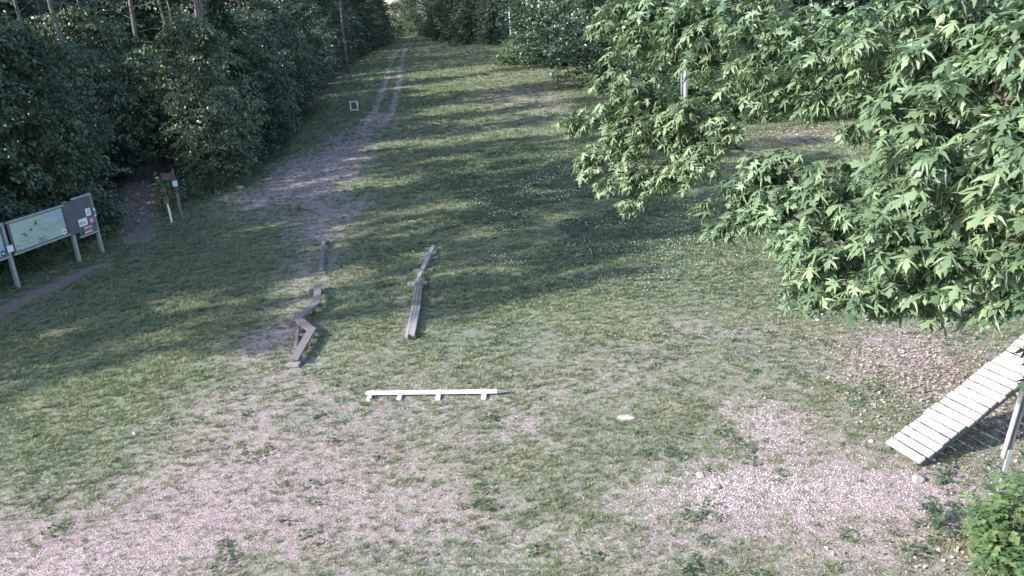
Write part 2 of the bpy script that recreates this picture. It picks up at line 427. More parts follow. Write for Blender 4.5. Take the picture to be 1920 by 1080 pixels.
# ------------------------------------------------------------------ foliage generators
rng = np.random.default_rng(7)
def unit(v): return v/np.maximum(np.linalg.norm(v, axis=-1, keepdims=True), 1e-9)
def kites(P, D, Nn, L, W, fold=.15):
    """folded kite leaves: base P, direction D, normal Nn"""
    n = len(P); S = np.cross(D, Nn); S = unit(S); Nn = unit(np.cross(S, D))
    L = L[:, None]; W = W[:, None]
    a = P; b = P + D*L*.42 + S*W + Nn*W*fold; c = P + D*L - Nn*L*.12; d = P + D*L*.42 - S*W + Nn*W*fold
    V = np.stack([a, b, c, d], 1).reshape(-1, 3)
    k = np.arange(n)[:, None]*4
    F = np.concatenate([k+np.array([[0, 1, 2]]), k+np.array([[0, 2, 3]])], 1).reshape(-1, 3)
    return V, F
def leafmesh(name, P, D, Nn, L, W, mat, rnd=None, fold=.15):
    V, F = kites(P, unit(D), unit(Nn), L, W, fold)
    r = rng.random(len(P)) if rnd is None else rnd
    return poly_mesh(name, V, F, mat, False, np.repeat(r, 2))

def limb_tube(mb, a, b, r1, r2, sag=.1, n=6, segs=5, wob=.06):
    a, b = Vector(a), Vector(b); L = (b-a).length
    pts = []
    for i in range(segs+1):
        s = i/segs; p = a.lerp(b, s)
        p.z += sag*L*math.sin(math.pi*s)
        if 0 < i < segs: p += Vector((random.uniform(-1, 1), random.uniform(-1, 1), random.uniform(-1, 1)))*wob*L*.4
        pts.append(p)
    mb.tube(pts, [r1+(r2-r1)*i/segs for i in range(segs+1)], n)

def broadleaf(seed, H, Rr, z0, sprays, per, leaf, mat, trunk_r, shape=.52, bark=None, up_bias=1.0):
    g = np.random.default_rng(seed); random.seed(seed)
    t = g.random(sprays)**.9; ang = g.random(sprays)*2*np.pi
    lob = 1 + .28*np.sin(ang*2+seed) + .2*np.sin(ang*3+seed*1.7+t*5) + .25*(g.random(sprays)-.5)
    prof = np.sin(np.pi*np.clip(.14+.84*t, 0, 1))**shape
    rad = Rr*prof*lob*(.2+.95*g.random(sprays)**.6)
    C = np.stack([rad*np.cos(ang), rad*np.sin(ang), z0+(H-z0)*t], 1)
    outw = np.stack([np.cos(ang), np.sin(ang), np.zeros(sprays)], 1)
    sn = unit(np.array([0, 0, 1.0])*up_bias + outw*.55*g.random((sprays, 1)) + g.normal(0, .3, (sprays, 3)))
    sr = g.uniform(.25, .75, sprays)*Rr/2.4
    sb = g.random(sprays)
    k = np.repeat(np.arange(sprays), per); n = len(k)
    q = g.normal(0, 1, (n, 3)); q -= (q*sn[k]).sum(1, keepdims=True)*sn[k]; q = unit(q)
    rr = np.sqrt(g.random(n))
    P = C[k] + q*(rr*sr[k])[:, None] + sn[k]*(g.normal(0, .03, n) - .3*rr**2*sr[k])[:, None]
    D = unit(q*.8 + outw[k]*.5 + np.array([0, 0, -.45]) + g.normal(0, .4, (n, 3)))
    Nn = unit(sn[k] + g.normal(0, .45, (n, 3)))
    L = leaf*g.uniform(.7, 1.35, n); W = L*g.uniform(.36, .5, n)
    P[:, 2] = np.maximum(P[:, 2], .05)
    rnd = np.clip(.55*sb[k] + .45*g.random(n), 0, 1)
    crown = leafmesh('crown', P, D, Nn, L, W, mat, rnd)
    mb = MB(); pts = []; x = y = 0
    for i in range(7):
        s = i/6; pts.append((x, y, -.15 + s*H*.86)); x += random.uniform(-1, 1)*.03*H; y += random.uniform(-1, 1)*.03*H
    mb.tube(pts, [trunk_r*(1-.85*(i/6)) for i in range(7)], 8)
    for i in g.choice(sprays, min(sprays, 16), False):
        s = np.clip((C[i, 2]*.75 - .1)/(H*.86), .1, .92); j = min(int(s*6), 5); f = s*6-j
        a = Vector(pts[j]).lerp(Vector(pts[j+1]), f)
        limb_tube(mb, a, C[i], trunk_r*.4*(1-s*.6), .008, .06)
    return mb.mesh('trunk', bark or M_BARK, True), crown

def spruce(seed, H, Rr, z0=.4, mat=None, dens=1.0):
    g = np.random.default_rng(seed); random.seed(seed)
    Ps, Ds, Ns, Rs = [], [], [], []
    mb = MB(); mb.tube([(0, 0, -.15), (.03, .02, H*.5), (0, 0, H)], [H*.013+.03, H*.008+.015, .01], 8)
    z = z0
    while z < H-.25:
        f = (z-z0)/(H-z0); bl = Rr*(1-f)**.8*g.uniform(.8, 1.15)+.12
        nb = int(6+3*(1-f)); a0 = g.random()*6.28
        for b in range(nb):
            a = a0 + b*6.283/nb + g.uniform(-.25, .25); l = bl*g.uniform(.7, 1.15)
            o = np.array([math.cos(a), math.sin(a), 0]); droop = .15+.25*(1-f)
            if b % 3 == 0: mb.tube([(0, 0, z), tuple(o*l*.6+np.array([0, 0, z-.1*l])), tuple(o*l+np.array([0, 0, z-droop*l+.05]))], [.025, .015, .005], 4, False)
            m = int((10+26*l)*dens); s = g.random(m)**.7
            side = np.array([-o[1], o[0], 0]); sg = g.choice([-1, 1], m)
            wid = .32*l*(1-s)*g.random(m)*.9 + .03
            P = o*(s*l)[:, None] + side*(sg*wid)[:, None]
            P[:, 2] += z - droop*l*s**1.3 + .06*l*s**3 + g.normal(0, .04, m) - .25*wid
            Ps.append(P); Ds.append(o*.7 + side*(sg*.65)[:, None] + np.array([0, 0, -.22]) + g.normal(0, .25, (m, 3)))
            Ns.append(np.array([0, 0, 1.]) + o*.3 + g.normal(0, .4, (m, 3))); Rs.append(np.clip(.25+.75*s*g.random(m)+.15*g.random(), 0, 1))
        z += g.uniform(.3, .46)*(.6+.5*(1-f))*H/12
    P = np.concatenate(Ps); n = len(P); L = g.uniform(.2, .38, n)*(H/12)**.5
    crown = leafmesh('crown', P, np.concatenate(Ds), np.concatenate(Ns), L, L*g.uniform(.14, .22, n), mat or M_NEEDLE, np.concatenate(Rs))
    return mb.mesh('trunk', M_BARK, True), crown

def pine(seed, H, r, cb=.5):
    g = np.random.default_rng(seed); random.seed(seed)
    mb = MB(); pts = [(g.normal(0, .05)*i, g.normal(0, .05)*i, -.2+H*i/6) for i in range(7)]
    mb.tube(pts, [r*(1.08-.8*i/6) for i in range(7)], 9)
    Ps, Ds, Ns = [], [], []
    for i in range(9):   # dead lower limbs
        z = H*g.uniform(.18, cb); a = g.random()*6.28; l = g.uniform(.6, 2.0); p = Vector(pts[min(5, int(z/H*6))])
        limb_tube(mb, (p.x, p.y, z), (p.x+math.cos(a)*l, p.y+math.sin(a)*l, z+g.uniform(-.2, .7)*l*.6), .03, .006, .02, 4, 3)
    for i in range(34):
        f = g.random()**.85; z = H*(cb+(1-cb)*f); a = g.random()*6.28; l = (2.9*(1-f)**.6+.5)*g.uniform(.6, 1.1)
        p = Vector(pts[min(6, int(z/H*6))]); e = Vector((p.x+math.cos(a)*l, p.y+math.sin(a)*l, z+.25*l+g.uniform(-.2, .4)))
        limb_tube(mb, (p.x, p.y, z), e, .04*(1-f)+.015, .008, -.05, 4, 3)
        for k in range(5):
            s = .4+.6*g.random(); c = np.array([p.x+(e.x-p.x)*s, p.y+(e.y-p.y)*s, z+(e.z-z)*s]) + g.normal(0, .2, 3)
            m = 38; d = unit(g.normal(0, 1, (m, 3))+np.array([math.cos(a), math.sin(a), .5])*.8)
            Ps.append(c+d*.05+g.normal(0, .12, (m, 3))); Ds.append(d); Ns.append(g.normal(0, 1, (m, 3)))
    P = np.concatenate(Ps); n = len(P); L = g.uniform(.22, .36, n)
    crown = leafmesh('crown', P, np.concatenate(Ds), np.concatenate(Ns), L, L*.14, M_PINE)
    return mb.mesh('trunk', M_REDBARK, True), crown

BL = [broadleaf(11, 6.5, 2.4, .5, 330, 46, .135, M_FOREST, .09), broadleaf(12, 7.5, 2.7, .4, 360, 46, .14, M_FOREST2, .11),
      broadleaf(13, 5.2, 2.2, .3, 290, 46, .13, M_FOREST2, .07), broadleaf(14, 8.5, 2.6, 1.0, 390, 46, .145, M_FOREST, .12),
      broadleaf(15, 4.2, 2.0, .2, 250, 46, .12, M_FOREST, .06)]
FIR = [spruce(61, 6.5, 2.3, .25, M_FIR, 1.3), spruce(62, 8.0, 2.6, .3, M_FIR, 1.3)]
BIG = [broadleaf(21, 14, 4.6, .3, 760, 34, .26, M_FOREST, .24, .55), broadleaf(22, 12, 4.0, .5, 620, 34, .26, M_FOREST, .2, .55)]
SP = [spruce(31, 12, 2.9), spruce(32, 14, 3.2), spruce(33, 10, 2.7)]
PN = [pine(41, 17, .17), pine(42, 18.5, .19, .46), pine(43, 16, .14, .52)]
SH = [broadleaf(51, 2.6, 1.9, .1, 170, 30, .16, M_SHRUB, .03, .45), broadleaf(52, 3.4, 2.0, .1, 210, 30, .17, M_SHRUB, .04, .5)]

PLACED = {}
def plant(kind, name, proto, x, y, label, cat, group, s=1.0, rz=None, sz=None):
    e = empty(name, (x, y, gz(x, y)), random.uniform(0, 6.28) if rz is None else rz)
    e.scale = (s*.82, s*.82, s) if kind == 'p' else (s, s, s*1.18) if kind == 'leafy' else (s, s, s)
    tag(e, label, cat, group)
    mesh_obj('trunk', proto[0], e); mesh_obj('crown', proto[1], e)
    return e

SL = 1/math.tan(SHADOW_AZ)
def sun_gap(x, y):
    return abs(y - (81 + SL*(x+10))) < 5 or abs(y - (104 + SL*(x-3.9))) < 5.5 or abs(y - (48 + SL*(x+4))) < 2.6 or abs(y - (64 + SL*(x+4))) < 2.6
random.seed(5)
ORD = ['first', 'second', 'third', 'fourth', 'fifth', 'sixth', 'seventh', 'eighth', 'ninth', 'tenth', 'eleventh', 'twelfth', 'thirteenth', 'fourteenth', 'fifteenth', 'sixteenth', 'seventeenth', 'eighteenth', 'nineteenth', 'twentieth']
def edge_x(y): return float(poly_x(EDGE, y))
def on_path(x, y, d): return float(line_dist(FPATH, np.array(x), np.array(y))) < d

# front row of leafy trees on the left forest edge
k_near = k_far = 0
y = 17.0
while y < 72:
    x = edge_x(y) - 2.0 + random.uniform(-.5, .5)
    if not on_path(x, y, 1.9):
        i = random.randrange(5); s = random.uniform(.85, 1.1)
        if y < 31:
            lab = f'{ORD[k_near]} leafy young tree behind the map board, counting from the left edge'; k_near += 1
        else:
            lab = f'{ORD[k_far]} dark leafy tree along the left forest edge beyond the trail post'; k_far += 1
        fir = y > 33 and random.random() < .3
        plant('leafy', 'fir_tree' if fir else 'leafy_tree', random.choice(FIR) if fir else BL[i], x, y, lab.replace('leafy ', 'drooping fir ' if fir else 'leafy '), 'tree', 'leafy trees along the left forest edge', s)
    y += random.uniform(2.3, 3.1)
# second and third rows
for row, off in ((0, 4.8), (1, 8.6), (2, 13.0)):
    y = 14.0 + row
    while y < 78:
        x = edge_x(y) - off + random.uniform(-.9, .9)
        if not on_path(x, y, 1.6):
            plant('leafy', 'leafy_tree', BL[random.randrange(3)], x, y, 'leafy understorey tree deep in the left forest behind the edge row', 'tree', 'understorey trees deep in the left forest', random.uniform(.8, 1.02))
        y += random.uniform(3.2, 4.4)
# left forest farther up the track: mixed spruce and leafy
k1 = 0; y = 73.0
while y < 200:
    x = edge_x(y) - 2.6 + random.uniform(-.5, .5)
    lab = f'{ORD[k1]} tree of the far left wall beyond the small white sign'
    if sun_gap(x, y): plant('l', 'leafy_tree', random.choice(BL[:3]), x, y, lab, 'tree', 'far left trees along the track', random.uniform(.9, 1.1))
    elif random.random() < .62: plant('s', 'spruce_tree', random.choice(SP), x, y, lab, 'tree', 'far left trees along the track', random.uniform(.9, 1.25))
    else: plant('l', 'leafy_tree', random.choice(BL[:4]), x, y, lab, 'tree', 'far left trees along the track', random.uniform(1.2, 1.5))
    k1 += 1
    y += random.uniform(5.5, 8.0)
y = 80.0
while y < 210:
    x = edge_x(y) - 7 + random.uniform(-1.5, 1.5)
    if sun_gap(x, y):
        y += 3; continue
    plant('s', 'spruce_tree', random.choice(SP), x, y, 'spruce hidden deep behind the far left wall of trees', 'tree', 'spruces deep in the far left forest', random.uniform(1.0, 1.35))
    y += random.uniform(8, 11)
# tall pines: named ones whose trunks show, then the deeper stand
plant('p', 'pine_tree', PN[1], -16.6, 50.5, 'thick reddish pine trunk rising through the middle of the left foliage', 'tree', 'tall pines of the left forest', 1.25, 1.0)
plant('p', 'pine_tree', PN[0], -19.6, 110, 'tall pine with bare trunk standing at the left edge beyond the small sign', 'tree', 'tall pines of the left forest', 1.1, 2.0)
plant('p', 'pine_tree', PN[2], -25.0, 45.0, 'leftmost thin pale pine trunk near the top left corner', 'tree', 'tall pines of the left forest', 1.2, 2.6)
plant('p', 'pine_tree', PN[0], -23.1, 45.0, 'thin pale pine trunk second from the top left corner', 'tree', 'tall pines of the left forest', 1.1, 4.6)
kp = 0; y = -8.0
while y < 200:
    for off in ((4, 11, 19) if y < 24 else (3.8, 9.5, 17) if y < 75 else (3.5, 8.5, 14)):
        x = edge_x(y) - off + random.uniform(-1.6, 1.6); yy = y + random.uniform(-1.5, 1.5)
        if on_path(x, yy, 3.2 if yy < 38 else 1.5) or yy < 13.0 + SL*(x+9.5) + .4 or sun_gap(x, yy): continue
        plant('p', 'pine_tree', random.choice(PN), x, yy, 'tall bare-trunked pine standing in the dim left forest', 'tree', 'tall pines deep in the left forest', random.uniform(1.15, 1.38))
    y += random.uniform(4.2, 5.6) if y < 24 else random.uniform(5.4, 7.4) if y < 75 else random.uniform(6.5, 8.5)

# deep wood behind, closing the gaps between trunks
for q in range(34):
    x = random.uniform(-62, -34); yy = random.uniform(28, 120)
    plant('b', 'leafy_tree', random.choice(BIG), x, yy, 'leafy tree far back in the left wood, glimpsed between pine trunks', 'tree', 'leafy trees far back in the left wood', random.uniform(.9, 1.3))
for q, (x, yy) in enumerate(((-34, 235), (-23.5, 252), (-27, 262), (-18, 250), (-12, 240), (-8, 225), (-5, 205), (0, 190), (5, 178), (10, 165), (16, 150), (-27, 200), (-28, 180), (-29, 160), (-2, 238), (6, 205), (14, 180), (20, 130), (22, 105), (20, 85))):
    plant('s', 'spruce_tree', SP[q % 3], x, yy, 'tall spruce in the farthest wood behind the end of the track', 'tree', 'farthest spruces', random.uniform(1.4, 1.8))
# right side
plant('b', 'leafy_tree', BIG[0], 10.6, 74, 'big dark round leafy tree left of the bright maple branches', 'tree', None, 1.0, .6)
plant('b', 'leafy_tree', BIG[1], 14.2, 66, 'dark leafy tree just behind the upper left tip of the maple', 'tree', None, .95, 1.6)
sh = plant('h', 'leafy_shrub', SH[0], 3.6, 103, 'bright sunlit round shrub at the foot of the lamp post', 'shrub', None, 1.4, .4)
plant('h', 'leafy_shrub', SH[1], 5.3, 112, 'tall pale shrub right behind the lamp post', 'shrub', None, 1.5, .9)
k2 = 0
for (x, y, s, kind) in ((8.0, 96, 1.1, 'b'), (9.5, 118, 1.2, 's'), (4.6, 142, 1.15, 's'), (-.5, 150, 1.2, 's'), (-4.6, 157, 1.25, 's'), (-7.6, 166, 1.2, 's'), (-10.4, 176, 1.15, 's'), (-12.8, 187, 1.2, 'l'), (1.8, 158, 1.3, 's'), (-3, 172, 1.3, 's'), (8.5, 134, 1.25, 's'), (13, 88, 1.1, 'b'), (13, 108, 1.1, 's'), (-8, 186, 1.3, 's')):
    pr_ = {'b': BIG[1], 's': SP[k2 % 3], 'l': BL[1]}[kind]
    plant(kind, {'b': 'leafy_tree', 's': 'spruce_tree', 'l': 'leafy_tree'}[kind], pr_, x, y, f'{ORD[k2]} tree of the right wall counted from the big dark tree', 'tree', 'right wall of trees along the track', s)
    k2 += 1
k3 = 0
for (x, y, s, kind) in ((-16.4, 206, .9, 'h'), (-19.4, 214, 1.2, 'l'), (-24.6, 216, .95, 'l'), (-14, 216, 1.2, 's'), (-29.5, 222, 1.0, 's'), (-17.6, 232, 1.15, 'p')):
    pr_ = {'h': SH[1], 's': SP[k3 % 3], 'l': BL[1], 'p': PN[2]}[kind]
    plant(kind, {'h': 'leafy_shrub', 's': 'spruce_tree', 'l': 'leafy_tree', 'p': 'pine_tree'}[kind], pr_, x, y, ['low pale shrub closing the far end of the track', 'leafy tree behind the shrub at the far end of the track', 'low leafy tree just under the sky gap', 'spruce right of the far end of the track', 'spruce left of the far end of the track', 'thin grey pine above the far end of the track'][k3], 'shrub' if kind == 'h' else 'tree', None, s*1.2)
    k3 += 1
# shrubs and trees behind the maple
for q, (x, y) in enumerate(((10.8, 49), (13.2, 47.5), (15.6, 47.8), (18.0, 46.6), (20.4, 46.0), (23.0, 45.2), (26, 43.5), (29.5, 42))):
    plant('h', 'leafy_shrub', SH[q % 2], x, y, f'{ORD[q]} shrub from the left in the row behind the maple branches', 'shrub', 'shrubs behind the maple', random.uniform(.9, 1.15))
for q, (x, y) in enumerate(((12, 56), (16, 53), (19.5, 52), (23.5, 50.5), (28, 49), (33, 46), (22, 60), (15, 63))):
    plant('l', 'leafy_tree', (BL+BIG)[[1, 3, 5, 1, 6, 3, 5, 6][q]], x, y, f'{ORD[q]} leafy tree from the left in the wood glimpsed behind the maple', 'tree', 'trees behind the maple', random.uniform(1.0, 1.25))

# ------------------------------------------------------------------ foreground maple
MAPLE_BASE = Vector((4.9, 3.3, 0))
PADS = [
(1.09,7.60,5.88,0.23,0.17,0), (1.39,7.44,5.82,0.28,0.18,0), (0.80,7.81,5.60,0.20,0.13,0), (1.10,7.55,5.47,0.34,0.23,0), (1.55,7.17,5.50,0.40,0.23,0),
(1.90,6.72,5.58,0.20,0.09,0), (1.11,7.39,5.14,0.39,0.16,0), (1.48,7.12,5.13,0.35,0.18,0), (1.18,7.23,4.92,0.10,0.13,0), (1.76,6.77,5.31,0.24,0.18,0),
(1.71,7.05,5.65,0.30,0.15,0), (0.87,7.65,5.26,0.16,0.11,0), (1.09,7.12,6.49,0.23,0.19,1), (1.38,6.86,6.43,0.28,0.24,1), (1.20,6.99,6.25,0.24,0.17,1),
(1.70,6.48,6.36,0.32,0.25,1), (1.92,6.00,6.33,0.38,0.28,1), (1.88,6.10,6.03,0.30,0.19,1), (2.10,5.72,6.14,0.35,0.27,1), (2.22,5.13,6.25,0.34,0.28,1),
(2.00,5.84,5.88,0.19,0.13,1), (2.19,5.34,5.91,0.24,0.14,1), (2.23,4.88,5.91,0.12,0.22,1), (1.67,6.37,6.13,0.22,0.11,1), (1.42,6.75,6.22,0.21,0.12,1),
(2.34,4.64,6.31,0.32,0.26,2), (2.41,4.15,6.33,0.36,0.26,2), (2.33,4.28,6.01,0.30,0.23,2), (2.35,3.81,6.04,0.26,0.24,2), (2.17,4.22,5.80,0.23,0.19,2),
(2.24,3.83,5.77,0.29,0.23,2), (2.30,3.55,5.73,0.17,0.23,2), (2.46,3.76,6.30,0.24,0.27,2), (2.40,3.53,5.99,0.17,0.26,2), (2.42,3.42,5.53,0.17,0.26,2),
(1.92,5.77,5.29,0.31,0.16,3), (1.69,5.79,5.06,0.23,0.18,3), (1.59,5.78,4.91,0.12,0.09,3), (1.92,5.41,5.15,0.30,0.20,3), (2.09,4.94,5.31,0.33,0.24,3),
(2.00,5.52,5.40,0.20,0.06,3), (2.10,4.76,5.04,0.33,0.20,3), (1.95,4.86,4.81,0.18,0.17,3), (1.96,4.80,4.66,0.19,0.08,3), (2.15,4.53,4.79,0.27,0.14,3),
(2.18,4.21,5.27,0.28,0.25,3), (2.24,4.44,5.47,0.17,0.13,3), (2.40,4.33,4.91,0.25,0.19,3), (2.40,3.99,5.34,0.29,0.28,3), (2.57,4.02,5.02,0.22,0.24,3),
(2.30,4.42,4.70,0.14,0.06,3), (2.55,4.40,4.69,0.15,0.07,3), (2.47,3.70,5.33,0.16,0.22,3), (1.87,5.05,4.98,0.15,0.11,3), (3.45,4.65,4.52,0.07,0.13,4),
(3.42,4.68,4.09,0.07,0.09,4), (3.52,4.69,4.20,0.10,0.15,4), (3.45,4.49,4.69,0.10,0.18,4), (1.54,6.67,6.52,0.22,0.15,1), (1.52,6.70,6.30,0.16,0.08,1),
# crown above and beyond the frame, so that the tree is whole
(3.6,4.6,6.9,.7,.5,1), (4.6,3.6,7.8,.9,.7,2), (5.6,3.0,7.2,.9,.7,2), (5.9,4.3,6.4,.9,.6,2), (5.0,2.2,6.6,.8,.6,2), (3.4,3.6,7.3,.7,.5,2), (4.8,5.2,7.0,.9,.6,1), (6.4,3.4,5.6,.7,.6,2),
]
def leaf_template(droop, fold, seed):
    half = [(0, 0), (.09, .06), (.44, -.02), (.26, .14), (.14, .22), (.36, .36), (.60, .58), (.32, .46), (.09, .38), (.17, .56), (.21, .70), (.10, .76), (0, 1.0)]
    pts = half + [(-x, y) for x, y in half[-2:0:-1]]
    V = np.array([(0, .30)] + pts, float)
    g = np.random.default_rng(seed); V[1:] += g.normal(0, .012, V[1:].shape)
    z = -droop*(.9*V[:, 0]**2*1.8 + .55*V[:, 1]**2) + fold*np.abs(V[:, 0]) + g.normal(0, .015, len(V))
    V = np.c_[V, z]; n = len(pts)
    F = np.array([(0, 1+i, 1+(i+1) % n) for i in range(n)])
    return V, F
LT = [leaf_template(.45, .1, 1), leaf_template(.75, .15, 2), leaf_template(.25, -.05, 3), leaf_template(1.0, .1, 4)]
g = np.random.default_rng(99)
Ps, Ds, Ns, Ls, Rn = [], [], [], [], []
sunward = -np.array(tdir)
for (x, y, z, ra, rb, l) in PADS:
    if l == 3: z += .06
    big = ra > .6
    ns = max(2, int(math.pi*ra*rb/.0085*(.3 if big else 1.3 if l == 0 else 1.1)))
    per = 14; n = ns*per
    c = unit(g.normal(0, 1, (ns, 3)))*(g.random(ns)**.42)[:, None]
    rd = .75*(ra+rb)/2+.06
    outv = unit(np.array([x-MAPLE_BASE.x, y-MAPLE_BASE.y, 0.]))
    sdir = unit(outv + g.normal(0, .55, (ns, 3))*np.array([1, 1, .25]))        # twig direction
    k = np.repeat(np.arange(ns), per); c0 = np.array([x, y, z]) + c*np.array([ra, rd, rb])*.98
    along = g.random(n)*.17 - .1; side = np.stack([-sdir[k, 1], sdir[k, 0], np.zeros(n)], 1); sg = g.choice([-1., 1.], n)
    P = c0[k] + sdir[k]*along[:, None] + side*(sg*g.uniform(.0, .05, n))[:, None] + np.stack([np.zeros(n), np.zeros(n), -1.3*(along+.1)**2 + g.normal(0, .02, n)], 1)
    D = unit(sdir[k]*.6 + side*(sg*.75)[:, None] + np.array([0, 0, -.34]) + g.normal(0, .36, (n, 3)))
    Nn = unit(np.array([0, 0, 1.]) + sunward*.25 + D*.3 + g.normal(0, .42, (n, 3)))
    Nn = unit(Nn - (Nn*D).sum(1, keepdims=True)*D)
    Ps.append(P); Ds.append(D); Ns.append(Nn); Ls.append(g.choice([.75, 1.0, 1.0, 1.2], n)*g.uniform(.068, .108, n)*(1.0 if l in (0, 1) else 1.1)); Rn.append(np.clip(g.normal(.42, .28, n)+(.26 if l == 0 else .08 if l == 1 else 0), 0, 1))
P = np.concatenate(Ps); D = np.concatenate(Ds); Nn = np.concatenate(Ns); L = np.concatenate(Ls); rn = np.concatenate(Rn)
S = np.cross(D, Nn)
cv = P - np.array([0, 0, CAM_H]); dep = cv @ np.array(fwd); pu = 1480*(cv @ np.array(rt))/np.maximum(dep, .1); pv = 1480*(cv @ np.array(up))/np.maximum(dep, .1)
infr = (np.abs(pu) < 950) & (np.abs(pv) < 530) & (dep > 1)
order = np.argsort(np.where(infr, np.linalg.norm(cv, axis=1)/L, 1e9))[:300]
single = np.zeros(len(P), bool); single[order] = True
maple = empty('maple_tree', MAPLE_BASE)
tag(maple, 'maple with sunlit deeply lobed leaves overhanging the upper right of the clearing', 'tree')
base_np = np.array(MAPLE_BASE)
lm = []
for v in range(4):
    for w in range(3):
        tv, tf = LT[v]; me = poly_mesh('leaf', tv, tf, M_MAPLE, False, np.full(len(tf), (.25, .5, .8)[w])); lm.append(me)
for i in order:
    o = mesh_obj('leaf', lm[(i % 4)*3 + min(2, int(rn[i]*3))], maple)
    s = L[i]
    o.matrix_local = Matrix(((S[i, 0]*s, D[i, 0]*s, Nn[i, 0]*s, P[i, 0]-base_np[0]), (S[i, 1]*s, D[i, 1]*s, Nn[i, 1]*s, P[i, 1]-base_np[1]), (S[i, 2]*s, D[i, 2]*s, Nn[i, 2]*s, P[i, 2]-base_np[2]), (0, 0, 0, 1)))
rest = np.where(~single)[0]
Va, Fa, Ra = [], [], []; off = 0
for v in range(4):
    sel = rest[rest % 4 == v]; tv, tf = LT[v]
    W = (P[sel]-base_np)[:, None, :] + L[sel][:, None, None]*(tv[None, :, 0:1]*S[sel][:, None, :] + tv[None, :, 1:2]*D[sel][:, None, :] + tv[None, :, 2:3]*Nn[sel][:, None, :])
    Va.append(W.reshape(-1, 3)); Fa.append((np.arange(len(sel))[:, None, None]*len(tv) + tf[None] + off).reshape(-1, 3)); Ra.append(np.repeat(rn[sel], len(tf))); off += len(sel)*len(tv)
tag(mesh_obj('foliage', poly_mesh('foliage', np.concatenate(Va), np.concatenate(Fa), M_MAPLE, False, np.concatenate(Ra)), maple), kind='stuff')
random.seed(3)
MB().tube([(0, 0, -.2), (.05, .02, 1.5), (-.05, .05, 3.2), (.05, .1, 5.2), (-.1, .2, 7.4)], [.22, .17, .14, .1, .04], 10).build('trunk', M_BARK, maple, smooth=True)
MAIN = {0: ((0, .05, 3.6), (-3.3, 3.9, 5.45)), 1: ((0, .1, 4.6), (-3.3, 3.4, 6.25)), 2: ((0, .08, 4.4), (-2.5, .5, 6.0)), 3: ((0, .05, 3.3), (-2.9, 1.7, 5.1)), 4: ((0, .05, 2.8), (-1.5, 1.4, 4.3))}
for l, (a, b) in MAIN.items():
    mb = MB(); a = Vector(a); b = Vector(b); pts = []
    for i in range(9):
        s = i/8; p = a.lerp(b, s); p.z += .35*math.sin(math.pi*s)*(1 if l != 1 else .4)
        if 0 < i < 8: p += Vector((random.uniform(-.08, .08), random.uniform(-.08, .08), random.uniform(-.05, .05)))
        pts.append(p)
    mb.tube(pts, [.05*(1-s/8)+.008 for s in range(9)], 7)
    for (x, y, z, ra, rb, pl) in PADS:
        if pl != l: continue
        c = Vector((x, y, z)) - MAPLE_BASE
        j = min(pts, key=lambda q: (q-c).length + .35*(q-pts[0]).length*0)
        limb_tube(mb, j, c, .012, .004, .04, 5, 4)
        for _ in range(4):
            e = c + Vector((random.uniform(-1, 1)*ra, random.uniform(-1, 1)*ra*.8, random.uniform(-.7, .7)*rb))
            limb_tube(mb, c, e, .005, .0025, .05, 4, 3)
    mb.build('branch', M_TWIG, maple, smooth=True)

# ------------------------------------------------------------------ corner shrub (bottom right)
def oval_leaf_cloud(centres, per, size, seed, spread):
    g = np.random.default_rng(seed); Ps, Ds, Ns, Ls, Rs = [], [], [], [], []
    for (cx, cy, cz, r) in centres:
        for _ in range(per):
            o = unit(g.normal(0, 1, 3))*r*g.random()**.35; o[2] *= .75
            c = np.array([cx, cy, cz])+o; c[2] = max(c[2], .06)
            a = unit(np.array([o[0], o[1], .12]) + g.normal(0, .25, 3)); sd_ = unit(np.cross(a, [0, 0, 1.])); tone = g.random()
            for k in range(5):           # pinnate leaflets along a stalk
                for sg in (-1, 1):
                    Ps.append(c + a*(k*size*.55) + sd_*sg*.006 + np.array([0, 0, -.012*k*k*size*6])); Ds.append(a*.45+sd_*sg+np.array([0, 0, -.15])+g.normal(0, .12, 3))
                    Ns.append(np.array([0, 0, 1.])+o*.5+g.normal(0, .2, 3)); Ls.append(size*g.uniform(.75, 1.1)); Rs.append(np.clip(tone+g.normal(0, .12), 0, 1))
    return map(np.array, (Ps, Ds, Ns, Ls, Rs))
cs = empty('leafy_shrub', (5.62, 7.72, 0)); tag(cs, 'bright yellow-green shrub with oval leaflets in the bottom right corner', 'shrub')
P_, D_, N_, L_, R_ = oval_leaf_cloud([(.0, .0, .35, .35), (.1, .35, .5, .35), (-.05, .3, .25, .3), (.4, .2, .6, .4), (.35, -.3, .5, .4), (-.15, -.25, .25, .3), (.15, .62, .3, .22), (.6, .6, .5, .35)], 26, .09, 5, 1)
mesh_obj('foliage', leafmesh('foliage', P_, D_, N_, L_, L_*.4, M_CORNER, R_), cs)
mb = MB(); random.seed(8)
for i in range(9): limb_tube(mb, (random.uniform(-.05, .2), random.uniform(-.05, .15), -.03), (random.uniform(-.2, .6), random.uniform(-.4, .7), random.uniform(.4, .8)), .012, .004, .1, 5, 4)
mb.build('stem', M_TWIG, cs, smooth=True)
